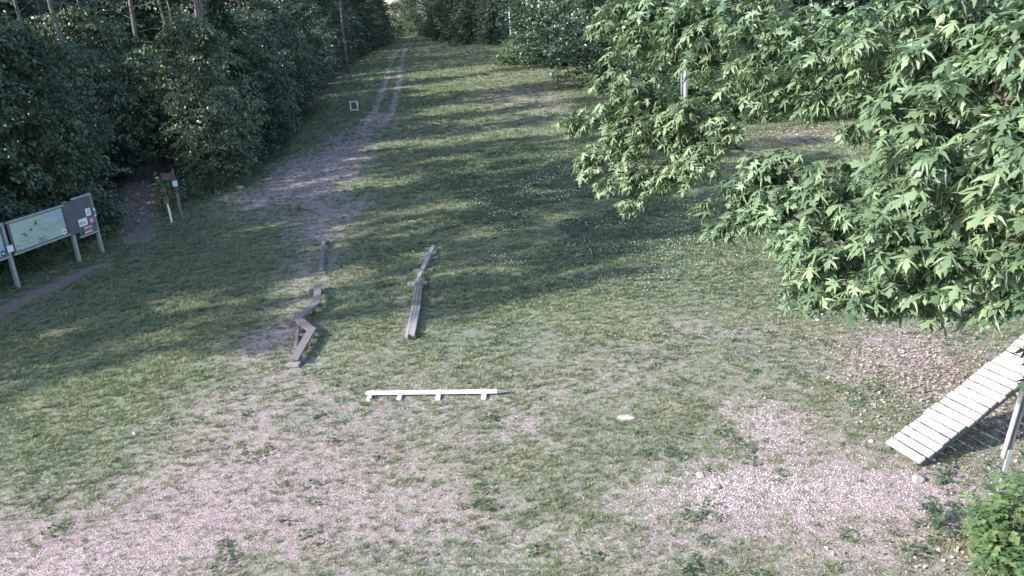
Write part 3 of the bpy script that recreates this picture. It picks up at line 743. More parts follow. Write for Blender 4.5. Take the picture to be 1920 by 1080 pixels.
for (x, y, n, rr, lab) in ((5.2, 8.5, 10, .2, 'dark bluish herb clump left of the bright corner shrub'), (7.1, 9.45, 12, .3, 'green leafy plant at the right edge beside the leaning post')):
    e = empty('leafy_plant', (x, y, gz(x, y))); tag(e, lab, 'plant')
    P_, D_, N_, L_, R_ = oval_leaf_cloud([(0, 0, .18, rr), (.12, .1, .26, rr*.8)], n, .075, int(x*10), 1)
    mesh_obj('foliage', leafmesh('foliage', P_, D_, N_, L_, L_*.32, M_HERB, R_), e)
    mb = MB()
    for i in range(5): limb_tube(mb, (0, 0, -.02), (random.uniform(-.2, .2), random.uniform(-.2, .2), random.uniform(.15, .35)), .007, .003, .1, 4, 3)
    mb.build('stem', M_HERB, e)

# ------------------------------------------------------------------ plank ramp
random.seed(11)
RA, RE = R(17), R(26.5); PITCH_S = .152
rd_ = Vector((math.cos(RA)*math.cos(RE), math.sin(RA)*math.cos(RE), math.sin(RE)))
rs_ = Vector((math.sin(RA), -math.cos(RA), 0)); ru_ = rs_.cross(rd_).normalized()
if ru_.z < 0: ru_ = -ru_
rampo = Vector((5.50, 10.50, gz(5.5, 10.5)))
rampe = empty('plank_ramp', rampo); tag(rampe, 'bleached wooden slat ramp rising out of the frame at the right edge', 'ramp')
RM = Matrix((rs_, rd_, ru_)).transposed()
NS = 20; RW = .66
for i in range(NS):
    c = rd_*(PITCH_S*(i+.5)) + rs_*(RW/2 + random.uniform(-.016, .016)) + ru_*(.105 + random.uniform(-.004, .004))
    w = .122 + random.uniform(-.006, .004)
    m = RM @ Matrix.Rotation(random.uniform(-.02, .02), 3, 'Z')
    b = MB().box((0, 0, 0), (RW+random.uniform(-.03, .02), w, .034), None, .005)
    for sx in (-RW/2+.06, RW/2-.06):
        for sy in (-.03, .03): b.poly([(sx+.006*math.cos(q_), sy+.006*math.sin(q_), .0195) for q_ in (0, 1.05, 2.1, 3.14, 4.19, 5.24)])
    o = b.build('slat', M_RAMPWOOD, rampe, .004)
    o.matrix_local = Matrix.Translation(c) @ m.to_4x4()
for k in (.06, RW-.06):
    MB().bar(rs_*k + ru_*.03, rs_*k + rd_*(NS*PITCH_S) + ru_*.03, .04, .115, ru_).build('stringer', M_GREYWOOD, rampe, .003)
for d in (2.85,):
    for k in (.16, RW-.16):
        t_ = rs_*k + rd_*d; MB().bar((t_.x, t_.y, -.1), (t_.x, t_.y, t_.z+.0), .07, .07, (1, 0, 0)).build('leg', M_GREYWOOD, rampe, .003)

# leaning post at the right edge
pb = Vector((6.42, 9.23, gz(6.42, 9.23))); lp = empty('leaning_post', pb)
tag(lp, 'grey leaning post at the right edge between ramp and corner shrub', 'post')
lean = Vector((.16, .02, 1)).normalized()
MB().bar((0, 0, -.15), lean*.62, .055, .03, (0, -1, 0)).build('stake', M_STEEL, lp, .003)
MB().bar(lean*.45 + Vector((.0, .045, 0)), lean*2.6 + Vector((.0, .045, 0)), .085, .06, (0, -1, 0)).build('upright', M_GREYWOOD, lp, .004)  # darker wood colour stands in for the post's shaded face
MB().bar(lean*.5 + Vector((-.054, .03, 0)), lean*2.6 + Vector((-.054, .03, 0)), .018, .07, (0, -1, 0)).build('edge_strip', M_STEEL, lp, .002)  # pale strip added to paint the post's lit left edge

# ------------------------------------------------------------------ balance beams
def thing_at(name, x, y, label, cat, group=None):
    e = empty(name, (x, y, gz(x, y))); tag(e, label, cat, group); return e
random.seed(21)
# white beam in front
wa, wb = Vector((-2.93, 13.76, 0)), Vector((-.42, 13.40, 0)); e = thing_at('balance_beam', wa.x, wa.y, 'white painted balance beam with four feet and a pointed end in the foreground', 'balance beam', 'balance beams on the grass')
d = wb - wa; dn = d.normalized(); cr = Vector((-dn.y, dn.x, 0))
H0 = Vector((0, 0, .078))
MB().bar(H0, d + H0, .08, .055, jitter=.005).build('beam', M_WHITE, e, .006)
b = MB(); s0 = d + H0; s1 = d + dn*.24 + Vector((0, 0, .072))
q = [s0 + cr*sx*.038 + Vector((0, 0, sz*.026)) for sx, sz in ((-1, -1), (1, -1), (1, 1), (-1, 1))]
for i in range(4): b.poly([q[i], q[(i+1) % 4], s1])
b.build('pointed_end', M_PALEWOOD, e)
for f in (.03, .26, .555, .9):
    c = d*f + Vector((0, 0, .022)); a = random.uniform(-.05, .05); cc = (cr + dn*(-.12+a)).normalized()
    MB().bar(c - cc*.2, c + cc*.18, .085, .045).build('foot', M_WHITE, e, .005)
# narrow beam with cross feet (right, far)
ra_, rb_ = Vector((-2.56, 20.5, 0)), Vector((-2.36, 24.15, 0)); e = thing_at('balance_beam', ra_.x, ra_.y, 'narrow pale beam on four cross feet behind the wide plank walk', 'balance beam', 'balance beams on the grass')
d = rb_ - ra_; dn = d.normalized(); cr = Vector((-dn.y, dn.x, 0))
MB().bar(Vector((0, 0, .15)), d + Vector((0, 0, .15)), .11, .06, jitter=.003).build('beam', M_PALEWOOD, e, .005)
for f in (.0, .33, .66, .97):
    c = d*f + Vector((0, 0, .06)); MB().bar(c - cr*.27, c + cr*.27, .08, .115).build('foot', M_PALEWOOD, e, .005)
# wide plank walk of three boards
e = thing_at('plank_walk', -2.36, 16.45, 'wide walk of three weathered boards with a broken near end', 'plank walk', 'balance beams on the grass')
w0, w1, w2 = Vector((0, 0, .11)), Vector((-.04, 2.0, .13)), Vector((-.14, 4.0, .12))
for k in range(3):
    ox = Vector((-.074 + .074*k, 0, 0)); cut = (.0, .12, .05)[k]
    MB().bar(w0 + ox + Vector((0, cut, random.uniform(-.006, .006))), w1 + ox - Vector((0, .006, 0)), .067, .045, jitter=.004).build('board', M_PALEWOOD, e, .004)
    MB().bar(w1 + ox*1.02, w2 + ox*1.0 + Vector((0, -.03*k, random.uniform(-.004, .004))), .067, .045, jitter=.004).build('board', M_GREYWOOD, e, .004)
for f in (.12, 1.9, 3.7): MB().bar((-.15-.035*f, f, .045), (.13-.035*f, f, .045), .09, .085).build('foot', M_GREYWOOD, e, .004)
# zigzag beam
zz = [Vector(p) for p in ((-5.30, 20.75, .18), (-4.98, 19.05, .19), (-5.22, 18.0, .17), (-4.68, 17.1, .19), (-4.72, 15.6, .13))]
e = thing_at('zigzag_beam', -5.0, 18.0, 'dark weathered zigzag balance beam with two open braces', 'balance beam', 'balance beams on the grass')
o0 = Vector((-5.0, 18.0, 0)); zz = [p - o0 for p in zz]
for i in range(4):
    a, b = zz[i], zz[i+1]; dn = (b-a).normalized(); up_ = Vector((0, 0, .004*(i % 2)))
    MB().bar(a - dn*(.07 if i else 0) + up_, b + dn*.07 + up_, .19, .05, jitter=.004).build('plank', M_GREYWOOD, e, .004)
for a, b in (((-5.17, 19.5, .1), (-5.20, 18.45, .1)), ((-5.16, 17.8, .1), (-4.86, 16.2, .1))):
    MB().bar(Vector(a)-o0, Vector(b)-o0, .07, .06).build('brace', M_GREYWOOD, e, .004)
for (x, y) in ((-5.28, 20.5), (-5.0, 19.1), (-5.2, 18.0), (-4.76, 17.05), (-4.7, 15.65)):
    MB().bar(Vector((x-.22, y-.02, .06))-o0, Vector((x+.12, y, .06))-o0, .1, .12).build('foot', M_GREYWOOD, e, .004)
MB().bar(Vector((-4.88, 15.5, .04))-o0, Vector((-4.6, 15.46, .04))-o0, .16, .07).build('end_block', M_PALEWOOD, e, .005)
# short single beam farther left
e = thing_at('balance_beam', -5.55, 22.2, 'short dark beam lying beyond the zigzag beam', 'balance beam', 'balance beams on the grass')
MB().bar((0, .1, .13), (-.68, 3.9, .13), .13, .06, jitter=.004).build('beam', M_GREYWOOD, e, .004)
for (x, y) in ((-.03, .02), (-.2, 1.2), (-.65, 3.7)): MB().bar((x-.16, y, .045), (x+.18, y, .045), .12, .085).build('foot', M_GREYWOOD, e, .004)

# ------------------------------------------------------------------ map board
mbx = Vector((-15.09, 23.35, gz(-15.09, 23.35)))
board = empty('map_board', mbx, math.atan2(3.76, .81)); tag(board, 'grey framed trail map board with pinned notices at the forest edge', 'map board')
for x, h in ((-2.75, 2.05), (0, 2.03), (2.70, 2.08), (3.86, 2.12)):
    MB().box((x, 0, h/2-.15), (.11, .10, h+.3)).build('post', M_POSTPAINT, board, .006)
def panel(x0, x1, z0, z1, name='map_panel'):
    p = MB().box(((x0+x1)/2, -.075, (z0+z1)/2), (x1-x0, .03, z1-z0)).build(name, M_BOARD, board, .003)
    for a in (z0, z1): MB().bar((x0-.02, -.085, a), (x1+.02, -.085, a), .07, .06).build('rail', M_POSTPAINT, p, .004)
    return p
def decal(par, x0, x1, z0, z1, mat, name, y=-.094, t=.006):
    return MB().box(((x0+x1)/2, y, (z0+z1)/2), (x1-x0, t, z1-z0)).build(name, mat, par)
def lines(par, segs, mat, name, w=.012, y=-.0995):
    b = MB()
    for pts in segs:
        for (xa, za), (xb, zb) in zip(pts[:-1], pts[1:]):
            dx, dz = xb-xa, zb-za; l = math.hypot(dx, dz) or 1; nx_, nz_ = -dz/l*w/2, dx/l*w/2
            b.poly([(xa-nx_, y, za-nz_), (xb-nx_, y, zb-nz_), (xb+nx_, y, zb+nz_), (xa+nx_, y, za+nz_)])
    return b.build(name, mat, par)
def disc(par, cx, cz, r, mat, name, y, n=20):
    return MB().poly([(cx+r*math.cos(2*math.pi*i/n), y, cz+r*math.sin(2*math.pi*i/n)) for i in range(n)]).build(name, mat, par)
def arrow(par, cx, cz, s, mat, y):
    return MB().poly([(cx-s, y, cz-.25*s), (cx, y, cz-.25*s), (cx, y, cz-.7*s), (cx+s, y, cz), (cx, y, cz+.7*s), (cx, y, cz+.25*s), (cx-s, y, cz+.25*s)]).build('arrow', mat, par)
mp = panel(.12, 2.46, 1.02, 2.0)
sheet = decal(mp, .20, 2.38, 1.09, 1.94, M_MAPBG, 'map_sheet')
random.seed(31)
bl = MB().poly([(1.45, -.0982, 1.938), (2.378, -.0982, 1.938), (2.378, -.0982, 1.25), (2.30, -.0982, 1.28), (2.2, -.0982, 1.62), (1.9, -.0982, 1.76), (1.65, -.0982, 1.80)]).build('map_water', M_MAPBLUE, mp)
segs = []
for k in range(16):
    x, z = random.uniform(.4, 2.1), random.uniform(1.28, 1.6); pts = [(x, z)]; a = random.uniform(-.5, .5)
    for _ in range(9):
        a += random.uniform(-1.1, 1.1); x = min(2.3, max(.3, x+.075*math.cos(a))); z = min(1.72, max(1.16, z+.05*math.sin(a))); pts.append((x, z))
    segs.append(pts)
segs += [[(1.3, 1.82), (1.6, 1.62), (1.95, 1.5), (2.25, 1.46)], [(.4, 1.4), (.7, 1.3), (1.1, 1.34), (1.5, 1.28)]]
lines(mp, segs, M_INKLT, 'trail_lines', .011, -.0992)
for cx, cz, s in ((1.2, 1.75, .07), (.95, 1.60, .055), (.68, 1.50, .05), (.60, 1.54, .04), (.74, 1.44, .035)):
    MB().poly([(cx-s, -.0996, cz-s), (cx+s, -.0996, cz-s), (cx, -.0996, cz+s*1.3)]).build('tree_symbol', M_INK, mp)
lines(mp, [[(1.12, 1.225), (1.5, 1.225)], [(1.2, 1.18), (1.38, 1.18)], [(1.1, 1.135), (1.52, 1.135)]], M_INK, 'caption', .022, -.0996)
for cx, c1, c2, flip in ((2.26, M_PAPER, M_INK, 1), (.30, M_INKLT, M_PAPER, -1)):
    disc(mp, cx, 1.17, .095, c1, 'badge', -.0998); arrow(mp, cx, 1.17, .06*flip, c2, -.1006)
decal(board, 2.47, 2.93, .97, 2.06, M_BOARD, 'filler_board', -.08, .03)
mp2 = panel(-2.62, -.12, 1.02, 2.0); decal(mp2, -2.52, -.2, 1.09, 1.94, M_MAPBLUE, 'map_sheet')
disc(mp2, -.29, 1.17, .095, M_INK, 'badge', -.0985); arrow(mp2, -.29, 1.17, .06, M_PAPER, -.0995)
decal(board, -.11, .11, 1.14, 1.34, M_PAPER, 'notice', -.103, .006)
npn = panel(2.94, 3.80, .80, 2.10, 'notice_panel')
for x0, x1, z0, z1, m_ in ((3.42, 3.66, 1.40, 1.66, M_PAPER), (3.48, 3.72, 1.12, 1.34, M_RED), (2.99, 3.40, 1.13, 1.38, M_PAPER), (3.14, 3.56, .86, 1.08, M_RED), (3.05, 3.12, .84, 1.04, M_BROWN)):
    decal(npn, x0, x1, z0, z1, m_, 'notice')
lines(npn, [[(3.02, 1.28), (3.2, 1.28)], [(3.02, 1.24), (3.34, 1.24)], [(3.02, 1.2), (3.3, 1.2)], [(3.47, 1.6), (3.62, 1.6)], [(3.47, 1.53), (3.62, 1.53)], [(3.47, 1.47), (3.58, 1.47)]], M_INK, 'notice_lines', .018)
lines(npn, [[(3.16, .89), (3.54, .89)], [(3.18, 1.05), (3.54, 1.05)], [(3.52, 1.25), (3.68, 1.25)], [(3.52, 1.19), (3.68, 1.19)]], M_PAPER, 'notice_bands', .03)
mk = decal(board, 3.80, 3.92, 1.30, 1.58, M_PAPER, 'marker', -.06, .02)
MB().poly([(3.83, -.0715, 1.36), (3.89, -.0715, 1.36), (3.89, -.0715, 1.44), (3.91, -.0715, 1.44), (3.86, -.0715, 1.54), (3.81, -.0715, 1.44), (3.83, -.0715, 1.44)]).build('marker_arrow', M_INK, board)

# trail post with small brown sign, and its broken neighbour
e = thing_at('trail_sign', -13.54, 32.58, 'grey trail post carrying a small brown sign and a blue-white marker', 'trail sign'); e.rotation_euler = (0, 0, R(20))
MB().bar((0, 0, -.2), (.02, 0, .95), .10, .09, (0, 1, 0)).build('post', M_PALEWOOD, e, .005)
MB().bar((.035, .01, .93), (.01, .01, 1.86), .085, .08, (0, 1, 0)).build('post', M_GREYWOOD, e, .005)
sg = MB().box((-.24, -.05, 1.68), (.46, .03, .30), Matrix.Rotation(R(4), 3, 'Y')).build('sign_board', M_BROWN, e, .003)
lines(sg, [[(-.40, 1.74), (-.1, 1.72)], [(-.38, 1.67), (-.14, 1.65)], [(-.42, 1.60), (-.2, 1.585)]], M_PALEWOOD, 'sign_lettering', .018, -.067)
MB().box((.02, -.065, 1.36), (.19, .015, .24)).build('marker', M_BLUEWHITE, e, .002)
e = thing_at('broken_post', -13.46, 31.32, 'short pale post with a broken forked top left of the trail sign', 'post')
MB().tube([(0, 0, -.2), (.01, 0, .35), (-.02, .02, .75)], [.05, .047, .045], 8).build('post', M_WHITE, e)
MB().tube([(-.02, .02, .72), (-.10, .02, .86), (-.06, .02, 1.02), (.02, .02, 1.12)], [.04, .028, .02, .008], 7).build('fork', M_PALEWOOD, e)
MB().tube([(-.01, .02, .72), (.03, .02, .9), (.02, .02, 1.1)], [.035, .022, .008], 7).build('fork', M_PALEWOOD, e)

# small framed sign by the track
e = thing_at('small_sign', -12.17, 68.7, 'small white-framed sign standing on the grass left of the track', 'sign')
MB().box((0, 0, .42), (.5, .03, .6)).build('panel', M_BOARD, e)
for x in (-.29, .29): MB().box((x, -.01, .40), (.10, .06, .84)).build('frame_side', M_PAPER, e, .004)
for z in (.76, .10): MB().box((0, -.01, z), (.478, .055, .09)).build('frame_rail', M_PAPER, e, .004)
MB().box((.02, -.16, .03), (.40, .22, .06)).build('base', M_PAPER, e, .01)

# lamp post far up the clearing
e = thing_at('lamp_post', 2.95, 132.8, 'thin pale lamp post with a flat head beside the far shrub', 'lamp post')
MB().tube([(0, 0, -.2), (0, 0, 3.2), (-.06, 0, 6.75)], [.16, .12, .08], 9).build('pole', M_POLE, e, smooth=True)
MB().tube([(-.06, 0, 6.7), (-.25, -.1, 6.9), (-.5, -.2, 6.92)], [.05, .045, .04], 6).build('arm', M_POLE, e)
MB().box((-.42, -.2, 6.93), (.75, .32, .14)).build('lamp_head', M_LAMP, e, .03)
# utility pole with conduit behind the maple
e = thing_at('utility_pole', 9.7, 41.67, 'pale utility pole with a thin conduit seen between the maple branches', 'pole')
MB().tube([(0, 0, -.3), (0, 0, 5), (0, 0, 9.5)], [.12, .105, .09], 12).build('pole', M_POLE, e, smooth=True)
MB().tube([(-.2, -.05, -.1), (-.19, -.05, 8)], [.045, .045], 8).build('conduit', M_STEEL, e, smooth=True)
for z in (1.2, 3.1, 5.0, 7.0): MB().box((-.09, -.05, z), (.34, .12, .05)).build('bracket', M_STEEL, e)

# ------------------------------------------------------------------ stones and sticks
def rock(seed, sx, sy, sz):
    import bmesh
    bm = bmesh.new(); bmesh.ops.create_icosphere(bm, subdivisions=3, radius=1)
    rr = random.Random(seed); dirs = [(Vector((rr.gauss(0, 1), rr.gauss(0, 1), rr.gauss(0, .8))).normalized(), rr.uniform(.55, .95)) for _ in range(13)]
    for v in bm.verts:
        n = v.co.normalized(); d = 1.0
        for k, h in dirs:
            c = n.dot(k)
            if c > .05: d = min(d, h/c)
        v.co = Vector((n.x*d*sx, n.y*d*sy, n.z*d*sz))
    me = bpy.data.meshes.new('stone'); bm.to_mesh(me); bm.free(); return me
for i, (x, y, sx, sy, sz, m_, lab) in enumerate((
    (1.79, 12.10, .17, .12, .035, M_ROCKP, 'flat pale stone in the grass right of the white beam'),
    (2.56, 10.14, .09, .07, .04, M_ROCKP, 'small pinkish stone at the gravel edge left of a grey stone'),
    (2.69, 9.81, .10, .08, .05, M_ROCKG, 'bluish grey stone at the left tip of the bare gravel'),
    (5.51, 9.61, .12, .10, .09, M_ROCKG, 'rounded grey stone just below the foot of the ramp'),
    (5.36, 10.72, .06, .05, .03, M_ROCKP, 'little white stone touching the upper corner of the ramp foot'),
    (6.53, 15.81, .06, .05, .04, M_ROCKP, 'little white stone on the grass below the maple branches'),
    (-13.4, 47.7, .22, .2, .2, M_ROCKP, 'pale stone at the forest edge beside the upper dirt patch'),
    (-12.6, 37.6, .24, .18, .17, M_ROCKP, 'pale stone in the weeds right of the trail sign'),
    (-.45, 10.27, .04, .035, .025, M_ROCKP, 'tiny white pebble in the turf below the white beam'),
    (-7.02, 12.92, .07, .05, .035, M_ROCKG, 'small brownish stone at the rim of the left shade'))):
    me = rock(i+3, sx, sy, sz); me.materials.append(m_)
    o = mesh_obj('stone', me, None, (x, y, gz(x, y)+sz*.25)); o.rotation_euler = (0, 0, i*1.3); tag(o, lab, 'stone', 'loose stones on the ground')
random.seed(44)
for i, (x, y, l, a, r, m_, lab) in enumerate((
    (-.19, 8.82, .26, -25, .008, M_DEADWOOD, 'thin pale stick lying in the turf at the bottom centre'),
    (7.88, 14.34, .5, 150, .012, M_DEADWOOD, 'pale straight stick on the litter above the ramp'),
    (6.98, 12.17, .3, 5, .013, M_BARK, 'short dark stick lying left of the ramp middle'),
    (7.12, 12.04, .34, 105, .013, M_DEADWOOD, 'forked pale stick leaning toward the ramp edge'),
    (3.52, 10.69, .2, 55, .016, M_BARK, 'stubby dark stick on the small gravel patch'),
    (7.75, 11.3, .8, -40, .012, M_DEADWOOD, 'long pale stick in the shade right of the ramp'),
    (6.1, 9.27, .22, 40, .01, M_DEADWOOD, 'little twig on the bare soil left of the leaning post'))):
    mb = MB(); pts = [(-l/2+l*k/5, random.uniform(-.03, .03)*l, r*.7+random.uniform(0, .01)) for k in range(6)]
    mb.tube(pts, [r*(1-.1*k) for k in range(6)], 6)
    mb.tube([pts[3], (pts[3][0]+l*.15, l*.12, r)], [r*.6, r*.2], 5)
    o = mb.build('stick', m_); o.location = (x, y, gz(x, y)+.012); o.rotation_euler = (0, 0, R(a)); tag(o, lab, 'stick', 'dead sticks on the ground')

# ------------------------------------------------------------------ ground cover (geometry-node scatters)
def variant_collection(name, meshes):
    c = bpy.data.collections.new(name)
    for i, m in enumerate(meshes):
        c.objects.link(bpy.data.objects.new(f'{name}_{i:02d}', m))
    return c
def scatter(name, pts, scl, meshes, label, cat, tilt=.15, seed=0):
    g = np.random.default_rng(seed); n = len(pts)
    me = bpy.data.meshes.new(name); me.vertices.add(n); me.vertices.foreach_set('co', np.asarray(pts, np.float32).ravel())
    a = me.attributes.new('scl', 'FLOAT', 'POINT'); a.data.foreach_set('value', np.asarray(scl, np.float32))
    a = me.attributes.new('idx', 'INT', 'POINT'); a.data.foreach_set('value', g.integers(0, len(meshes), n).astype(np.int32))
    rot = np.stack([g.normal(0, tilt, n), g.normal(0, tilt, n), g.random(n)*6.283], 1)
    a = me.attributes.new('rot', 'FLOAT_VECTOR', 'POINT'); a.data.foreach_set('vector', rot.astype(np.float32).ravel())
    o = mesh_obj(name, me); tag(o, label, cat, kind='stuff')
    ng = bpy.data.node_groups.new(name+'_scatter', 'GeometryNodeTree')
    ng.interface.new_socket('Geometry', in_out='INPUT', socket_type='NodeSocketGeometry'); ng.interface.new_socket('Geometry', in_out='OUTPUT', socket_type='NodeSocketGeometry')
    gi = ng.nodes.new('NodeGroupInput'); go = ng.nodes.new('NodeGroupOutput'); ip = ng.nodes.new('GeometryNodeInstanceOnPoints'); ci = ng.nodes.new('GeometryNodeCollectionInfo')
    ci.inputs['Collection'].default_value = variant_collection(name+'_piece', meshes); ci.inputs['Separate Children'].default_value = True; ci.inputs['Reset Children'].default_value = True
    def attr(nm, ty):
        q = ng.nodes.new('GeometryNodeInputNamedAttribute'); q.data_type = ty; q.inputs[0].default_value = nm
        return [s for s in q.outputs if s.enabled and s.name == 'Attribute'][0]
    ng.links.new(gi.outputs[0], ip.inputs['Points']); ng.links.new(ci.outputs[0], ip.inputs['Instance']); ip.inputs['Pick Instance'].default_value = True
    ng.links.new(attr('idx', 'INT'), ip.inputs['Instance Index']); ng.links.new(attr('rot', 'FLOAT_VECTOR'), ip.inputs['Rotation']); ng.links.new(attr('scl', 'FLOAT'), ip.inputs['Scale'])
    ng.links.new(ip.outputs[0], go.inputs[0])
    m = o.modifiers.new('scatter', 'NODES'); m.node_group = ng
    return o
def tuft(seed, blades, h, rad, w, lean, mat, tone):
    g = np.random.default_rng(seed); V, F, Rr = [], [], []
    for i in range(blades):
        a = g.random()*6.28; r = rad*math.sqrt(g.random()); b = np.array([r*math.cos(a), r*math.sin(a), -.005])
        d = a + g.normal(0, .7); o = np.array([math.cos(d), math.sin(d), 0]); hh = h*g.uniform(.55, 1.2); ln = lean*hh*g.uniform(.3, 1.4)
        s = np.array([-o[1], o[0], 0])*w*g.uniform(.7, 1.2)/2
        m_ = b + o*ln*.4 + np.array([0, 0, hh*.65]); t_ = b + o*ln + np.array([0, 0, hh*.9])
        k = len(V); V += [b-s, b+s, m_+s*.85, m_-s*.85, t_]; F += [(k, k+1, k+2), (k, k+2, k+3), (k+3, k+2, k+4)]; Rr += [np.clip(tone+g.normal(0, .2), 0, 1)]*3
    return poly_mesh('tuft', V, F, mat, False, Rr)
def rosette(seed, n, size, mat, h=.03):
    g = np.random.default_rng(seed); a = g.random(n)*6.28; r = size*1.6*np.sqrt(g.random(n))
    P = np.stack([r*np.cos(a), r*np.sin(a), g.uniform(.3, 1, n)*h], 1); D = np.stack([np.cos(a), np.sin(a), g.normal(0, .2, n)], 1) + g.normal(0, .4, (n, 3))*np.array([1, 1, .3])
    Nn = np.array([0, 0, 1.]) + g.normal(0, .25, (n, 3)); L = size*g.uniform(.7, 1.2, n)
    return leafmesh('rosette', P, D, Nn, L, L*.42, mat, np.clip(g.normal(.5, .25, n), 0, 1), .1)
g = np.random.default_rng(2024)
def wedge(n, y0, y1, k=.82):
    y = np.sqrt(g.random(n)*(y1*y1-y0*y0)+y0*y0); x = (g.random(n)*2-1)*(y*k+1.0); return x, y
GP, GS = [], []
for y0, y1, dens, s in ((5.5, 9, 420, .9), (9, 13, 330, 1.0), (13, 19, 190, 1.25), (19, 30, 95, 1.7), (30, 48, 42, 2.4), (48, 85, 15, 3.3), (85, 140, 5, 4.6), (140, 205, 2.2, 6.0)):
    kk = .82 if y1 < 60 else .45; area = kk*(y1*y1-y0*y0) + 2*(y1-y0); x, y = wedge(int(area*dens), y0, y1, kk)
    d = dirt(x, y) + .4*(fbm(x*1.6, y*1.6, 61, 3)-.5) + 1.1*(fbm(x*8, y*8, 67, 2)-.5); f = forest(x, y)
    keep = (g.random(len(x)) > np.clip((d-.05)*1.05, 0, .78)) & (f < .5) & (line_dist(SPATH, x, y) > .38*g.uniform(.5, 1.3, len(x))) & (line_dist(FPATH[1:], x, y) > .6*g.uniform(.5, 1.25, len(x)))
    x, y = x[keep], y[keep]; GP.append(np.stack([x, y, tz(x, y)], 1)); GS.append(s*g.uniform(.6, 1.35, len(x))*(1.15-.5*np.clip(d[keep], 0, 1)))
GP = np.concatenate(GP); GS = np.concatenate(GS)
scatter('grass', GP, GS, [tuft(i, 14, .045, .031, .0072, 1.15, M_GRASS, (.3, .5, .65, .45, .55)[i % 5]) for i in range(7)] + [tuft(20+i, 11, .04, .035, .007, 1.6, M_DRY, .4) for i in range(2)], 'short trampled grass covering the clearing', 'grass', .12, 1)
# taller weeds along the forest edge
x, y = wedge(60000, 12, 70, .85); ed = poly_x(EDGE, y)-x
keep = (ed > -1.3+.8*fbm(x, y, 5, 2)) & (ed < 2.2) & (line_dist(SPATH, x, y) > .75) & (line_dist(FPATH, x, y) > .8) & (g.random(len(x)) < .75)
x, y = x[keep], y[keep]
scatter('undergrowth', np.stack([x, y, tz(x, y)], 1), g.uniform(.7, 1.6, len(x))*np.clip(1+.6*(poly_x(EDGE, y)-x), .8, 1.9), [rosette(70+i, 26, .085, M_HERB, .42) for i in range(4)] + [tuft(80+i, 16, .3, .09, .018, .8, M_GRASS, .35) for i in range(2)], 'low weeds and ferny growth along the forest edge', 'undergrowth', .15, 2)
# clover lawn in the middle with white flower heads
x, y = wedge(90000, 14, 44, .6); w = fbm(x*.35, y*.35, 91, 3)
cl = np.exp(-(((x-2.6)/4.6)**2+((y-24)/8.5)**2)) + .5*np.exp(-(((x-.8)/3.5)**2+((y-34)/10)**2)); keep = (g.random(len(x)) < cl*(w > .38)*.8) & (dirt(x, y) < .55)
x, y = x[keep], y[keep]; cpts = np.stack([x, y, tz(x, y)], 1)
scatter('clover', cpts, 1.0*g.uniform(.7, 1.3, len(x))*np.clip(y/18, .9, 2.0), [rosette(100+i, 18, .03, M_CLOVER, .06) for i in range(4)], 'dark green clover patch in the middle of the clearing', 'clover', .1, 3)
def flower():
    import bmesh
    bm = bmesh.new(); bmesh.ops.create_icosphere(bm, subdivisions=1, radius=.0115); bmesh.ops.translate(bm, verts=bm.verts, vec=(0, 0, .085)); me = bpy.data.meshes.new('flower_head'); bm.to_mesh(me); bm.free(); me.materials.append(M_FLOWER); return me
sel = g.random(len(cpts)) < .9*np.clip((fbm(cpts[:, 0]*.9, cpts[:, 1]*.9, 141, 3)-.42)*4, 0, 1)
scatter('clover_flowers', cpts[sel]+g.normal(0, .04, (sel.sum(), 3))*np.array([1, 1, 0]), g.uniform(.4, 1.2, sel.sum())*np.clip(cpts[sel][:, 1]/20, .9, 1.5), [flower()], 'white clover flower heads dotting the green patch', 'flowers', .2, 4)
# broad weeds in the near turf
x, y = wedge(900, 7, 20, .75); keep = (dirt(x, y) < .8) & (g.random(len(x)) < .55); x, y = x[keep], y[keep]
scatter('broadleaf_weeds', np.stack([x, y, tz(x, y)], 1), g.uniform(.5, 1.5, len(x)), [rosette(120+i, 14, .055, M_HERB, .07) for i in range(4)], 'scattered broad-leaved weeds in the near turf', 'weeds', .15, 5)
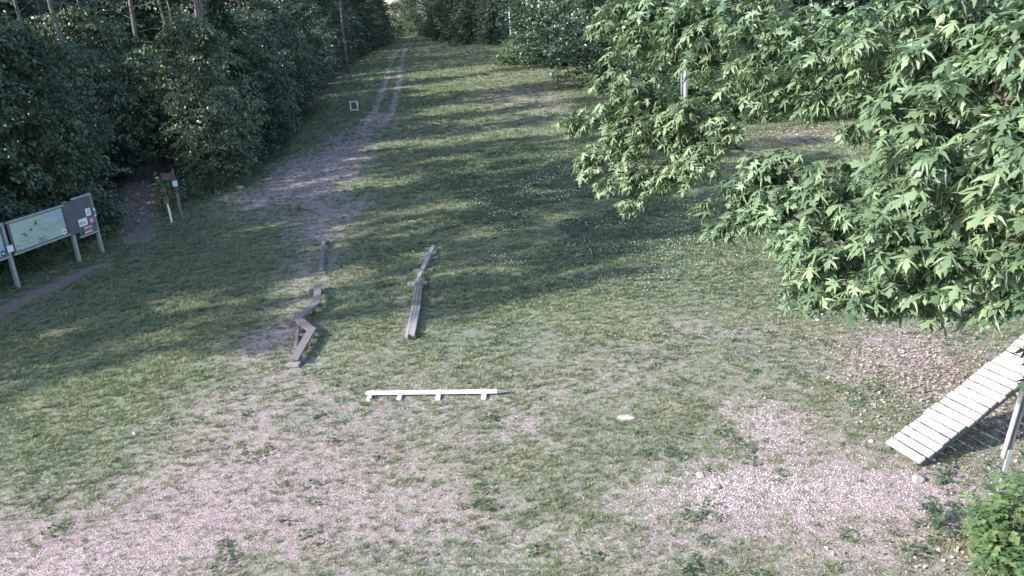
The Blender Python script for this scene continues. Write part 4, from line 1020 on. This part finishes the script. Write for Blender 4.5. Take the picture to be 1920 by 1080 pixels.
# pebbles on bare soil
def pebble(seed):
    import bmesh
    bm = bmesh.new(); bmesh.ops.create_icosphere(bm, subdivisions=1, radius=.012); rr = random.Random(seed)
    for v in bm.verts: v.co = Vector((v.co.x*rr.uniform(.8, 1.5), v.co.y*rr.uniform(.7, 1.2), v.co.z*rr.uniform(.4, .8)))
    me = bpy.data.meshes.new('pebble'); bm.to_mesh(me); bm.free(); me.materials.append(M_PEBBLE)
    a = me.attributes.new('rnd', 'FLOAT', 'FACE'); a.data.foreach_set('value', np.full(len(me.polygons), rr.random(), np.float32)); return me
x, y = wedge(60000, 6, 22, .8); d = dirt(x, y); keep = g.random(len(x)) < np.clip((d-.3)*.9, .01, .6); x, y = x[keep], y[keep]
x = np.concatenate([x, g.normal(3.9, .45, 1500), g.normal(2.8, .6, 2000), g.normal(4.3, .9, 2200)]); y = np.concatenate([y, g.normal(11.4, .6, 1500), g.normal(9.75, .3, 2000), g.normal(9.6, .45, 2200)])
scatter('gravel', np.stack([x, y, tz(x, y)+.003], 1), g.uniform(.4, 1.2, len(x))**1.6, [pebble(i) for i in range(6)], 'loose gravel on the bare soil', 'gravel', .3, 6)
# leaf litter round the ramp and corner
def litter_leaf(seed):
    g2 = np.random.default_rng(seed); n = 1
    P = np.zeros((1, 3)); return leafmesh('fallen_leaf', P+np.array([0, 0, .012]), np.array([[1, 0, .15]]), np.array([[.1, .2, 1.]]), np.array([.062]), np.array([.026]), M_LITTER, np.array([g2.random()]), .35)
x = g.normal(7.5, 1.1, 7200); y = g.normal(12.4, 1.7, 7200); x2 = g.normal(6.0, 1.0, 900); y2 = g.normal(8.0, .5, 900); x3 = g.normal(17, 2.5, 1500); y3 = g.normal(41.5, 1.2, 1500)
fp = np.array(FPATH); fi = g.random(700)*(len(fp)-1.01); fa = fi.astype(int); ff = (fi-fa)[:, None]; pq = fp[fa]*(1-ff)+fp[fa+1]*ff + g.normal(0, .45, (700, 2))
x = np.concatenate([x, x2, x3, pq[:, 0]]); y = np.concatenate([y, y2, y3, pq[:, 1]]); keep = (g.random(len(x)) < .8) & (y > 6) & ((x > 5.6) | (y > 11.2) | (y < 8.8)); x, y = x[keep], y[keep]
scatter('leaf_litter', np.stack([x, y, tz(x, y)+.004], 1), g.uniform(.5, 1.2, len(x))*np.where(y > 30, 2.2, 1), [litter_leaf(i) for i in range(8)], 'dry fallen leaves scattered round the ramp and on the forest path', 'leaf litter', .3, 7)
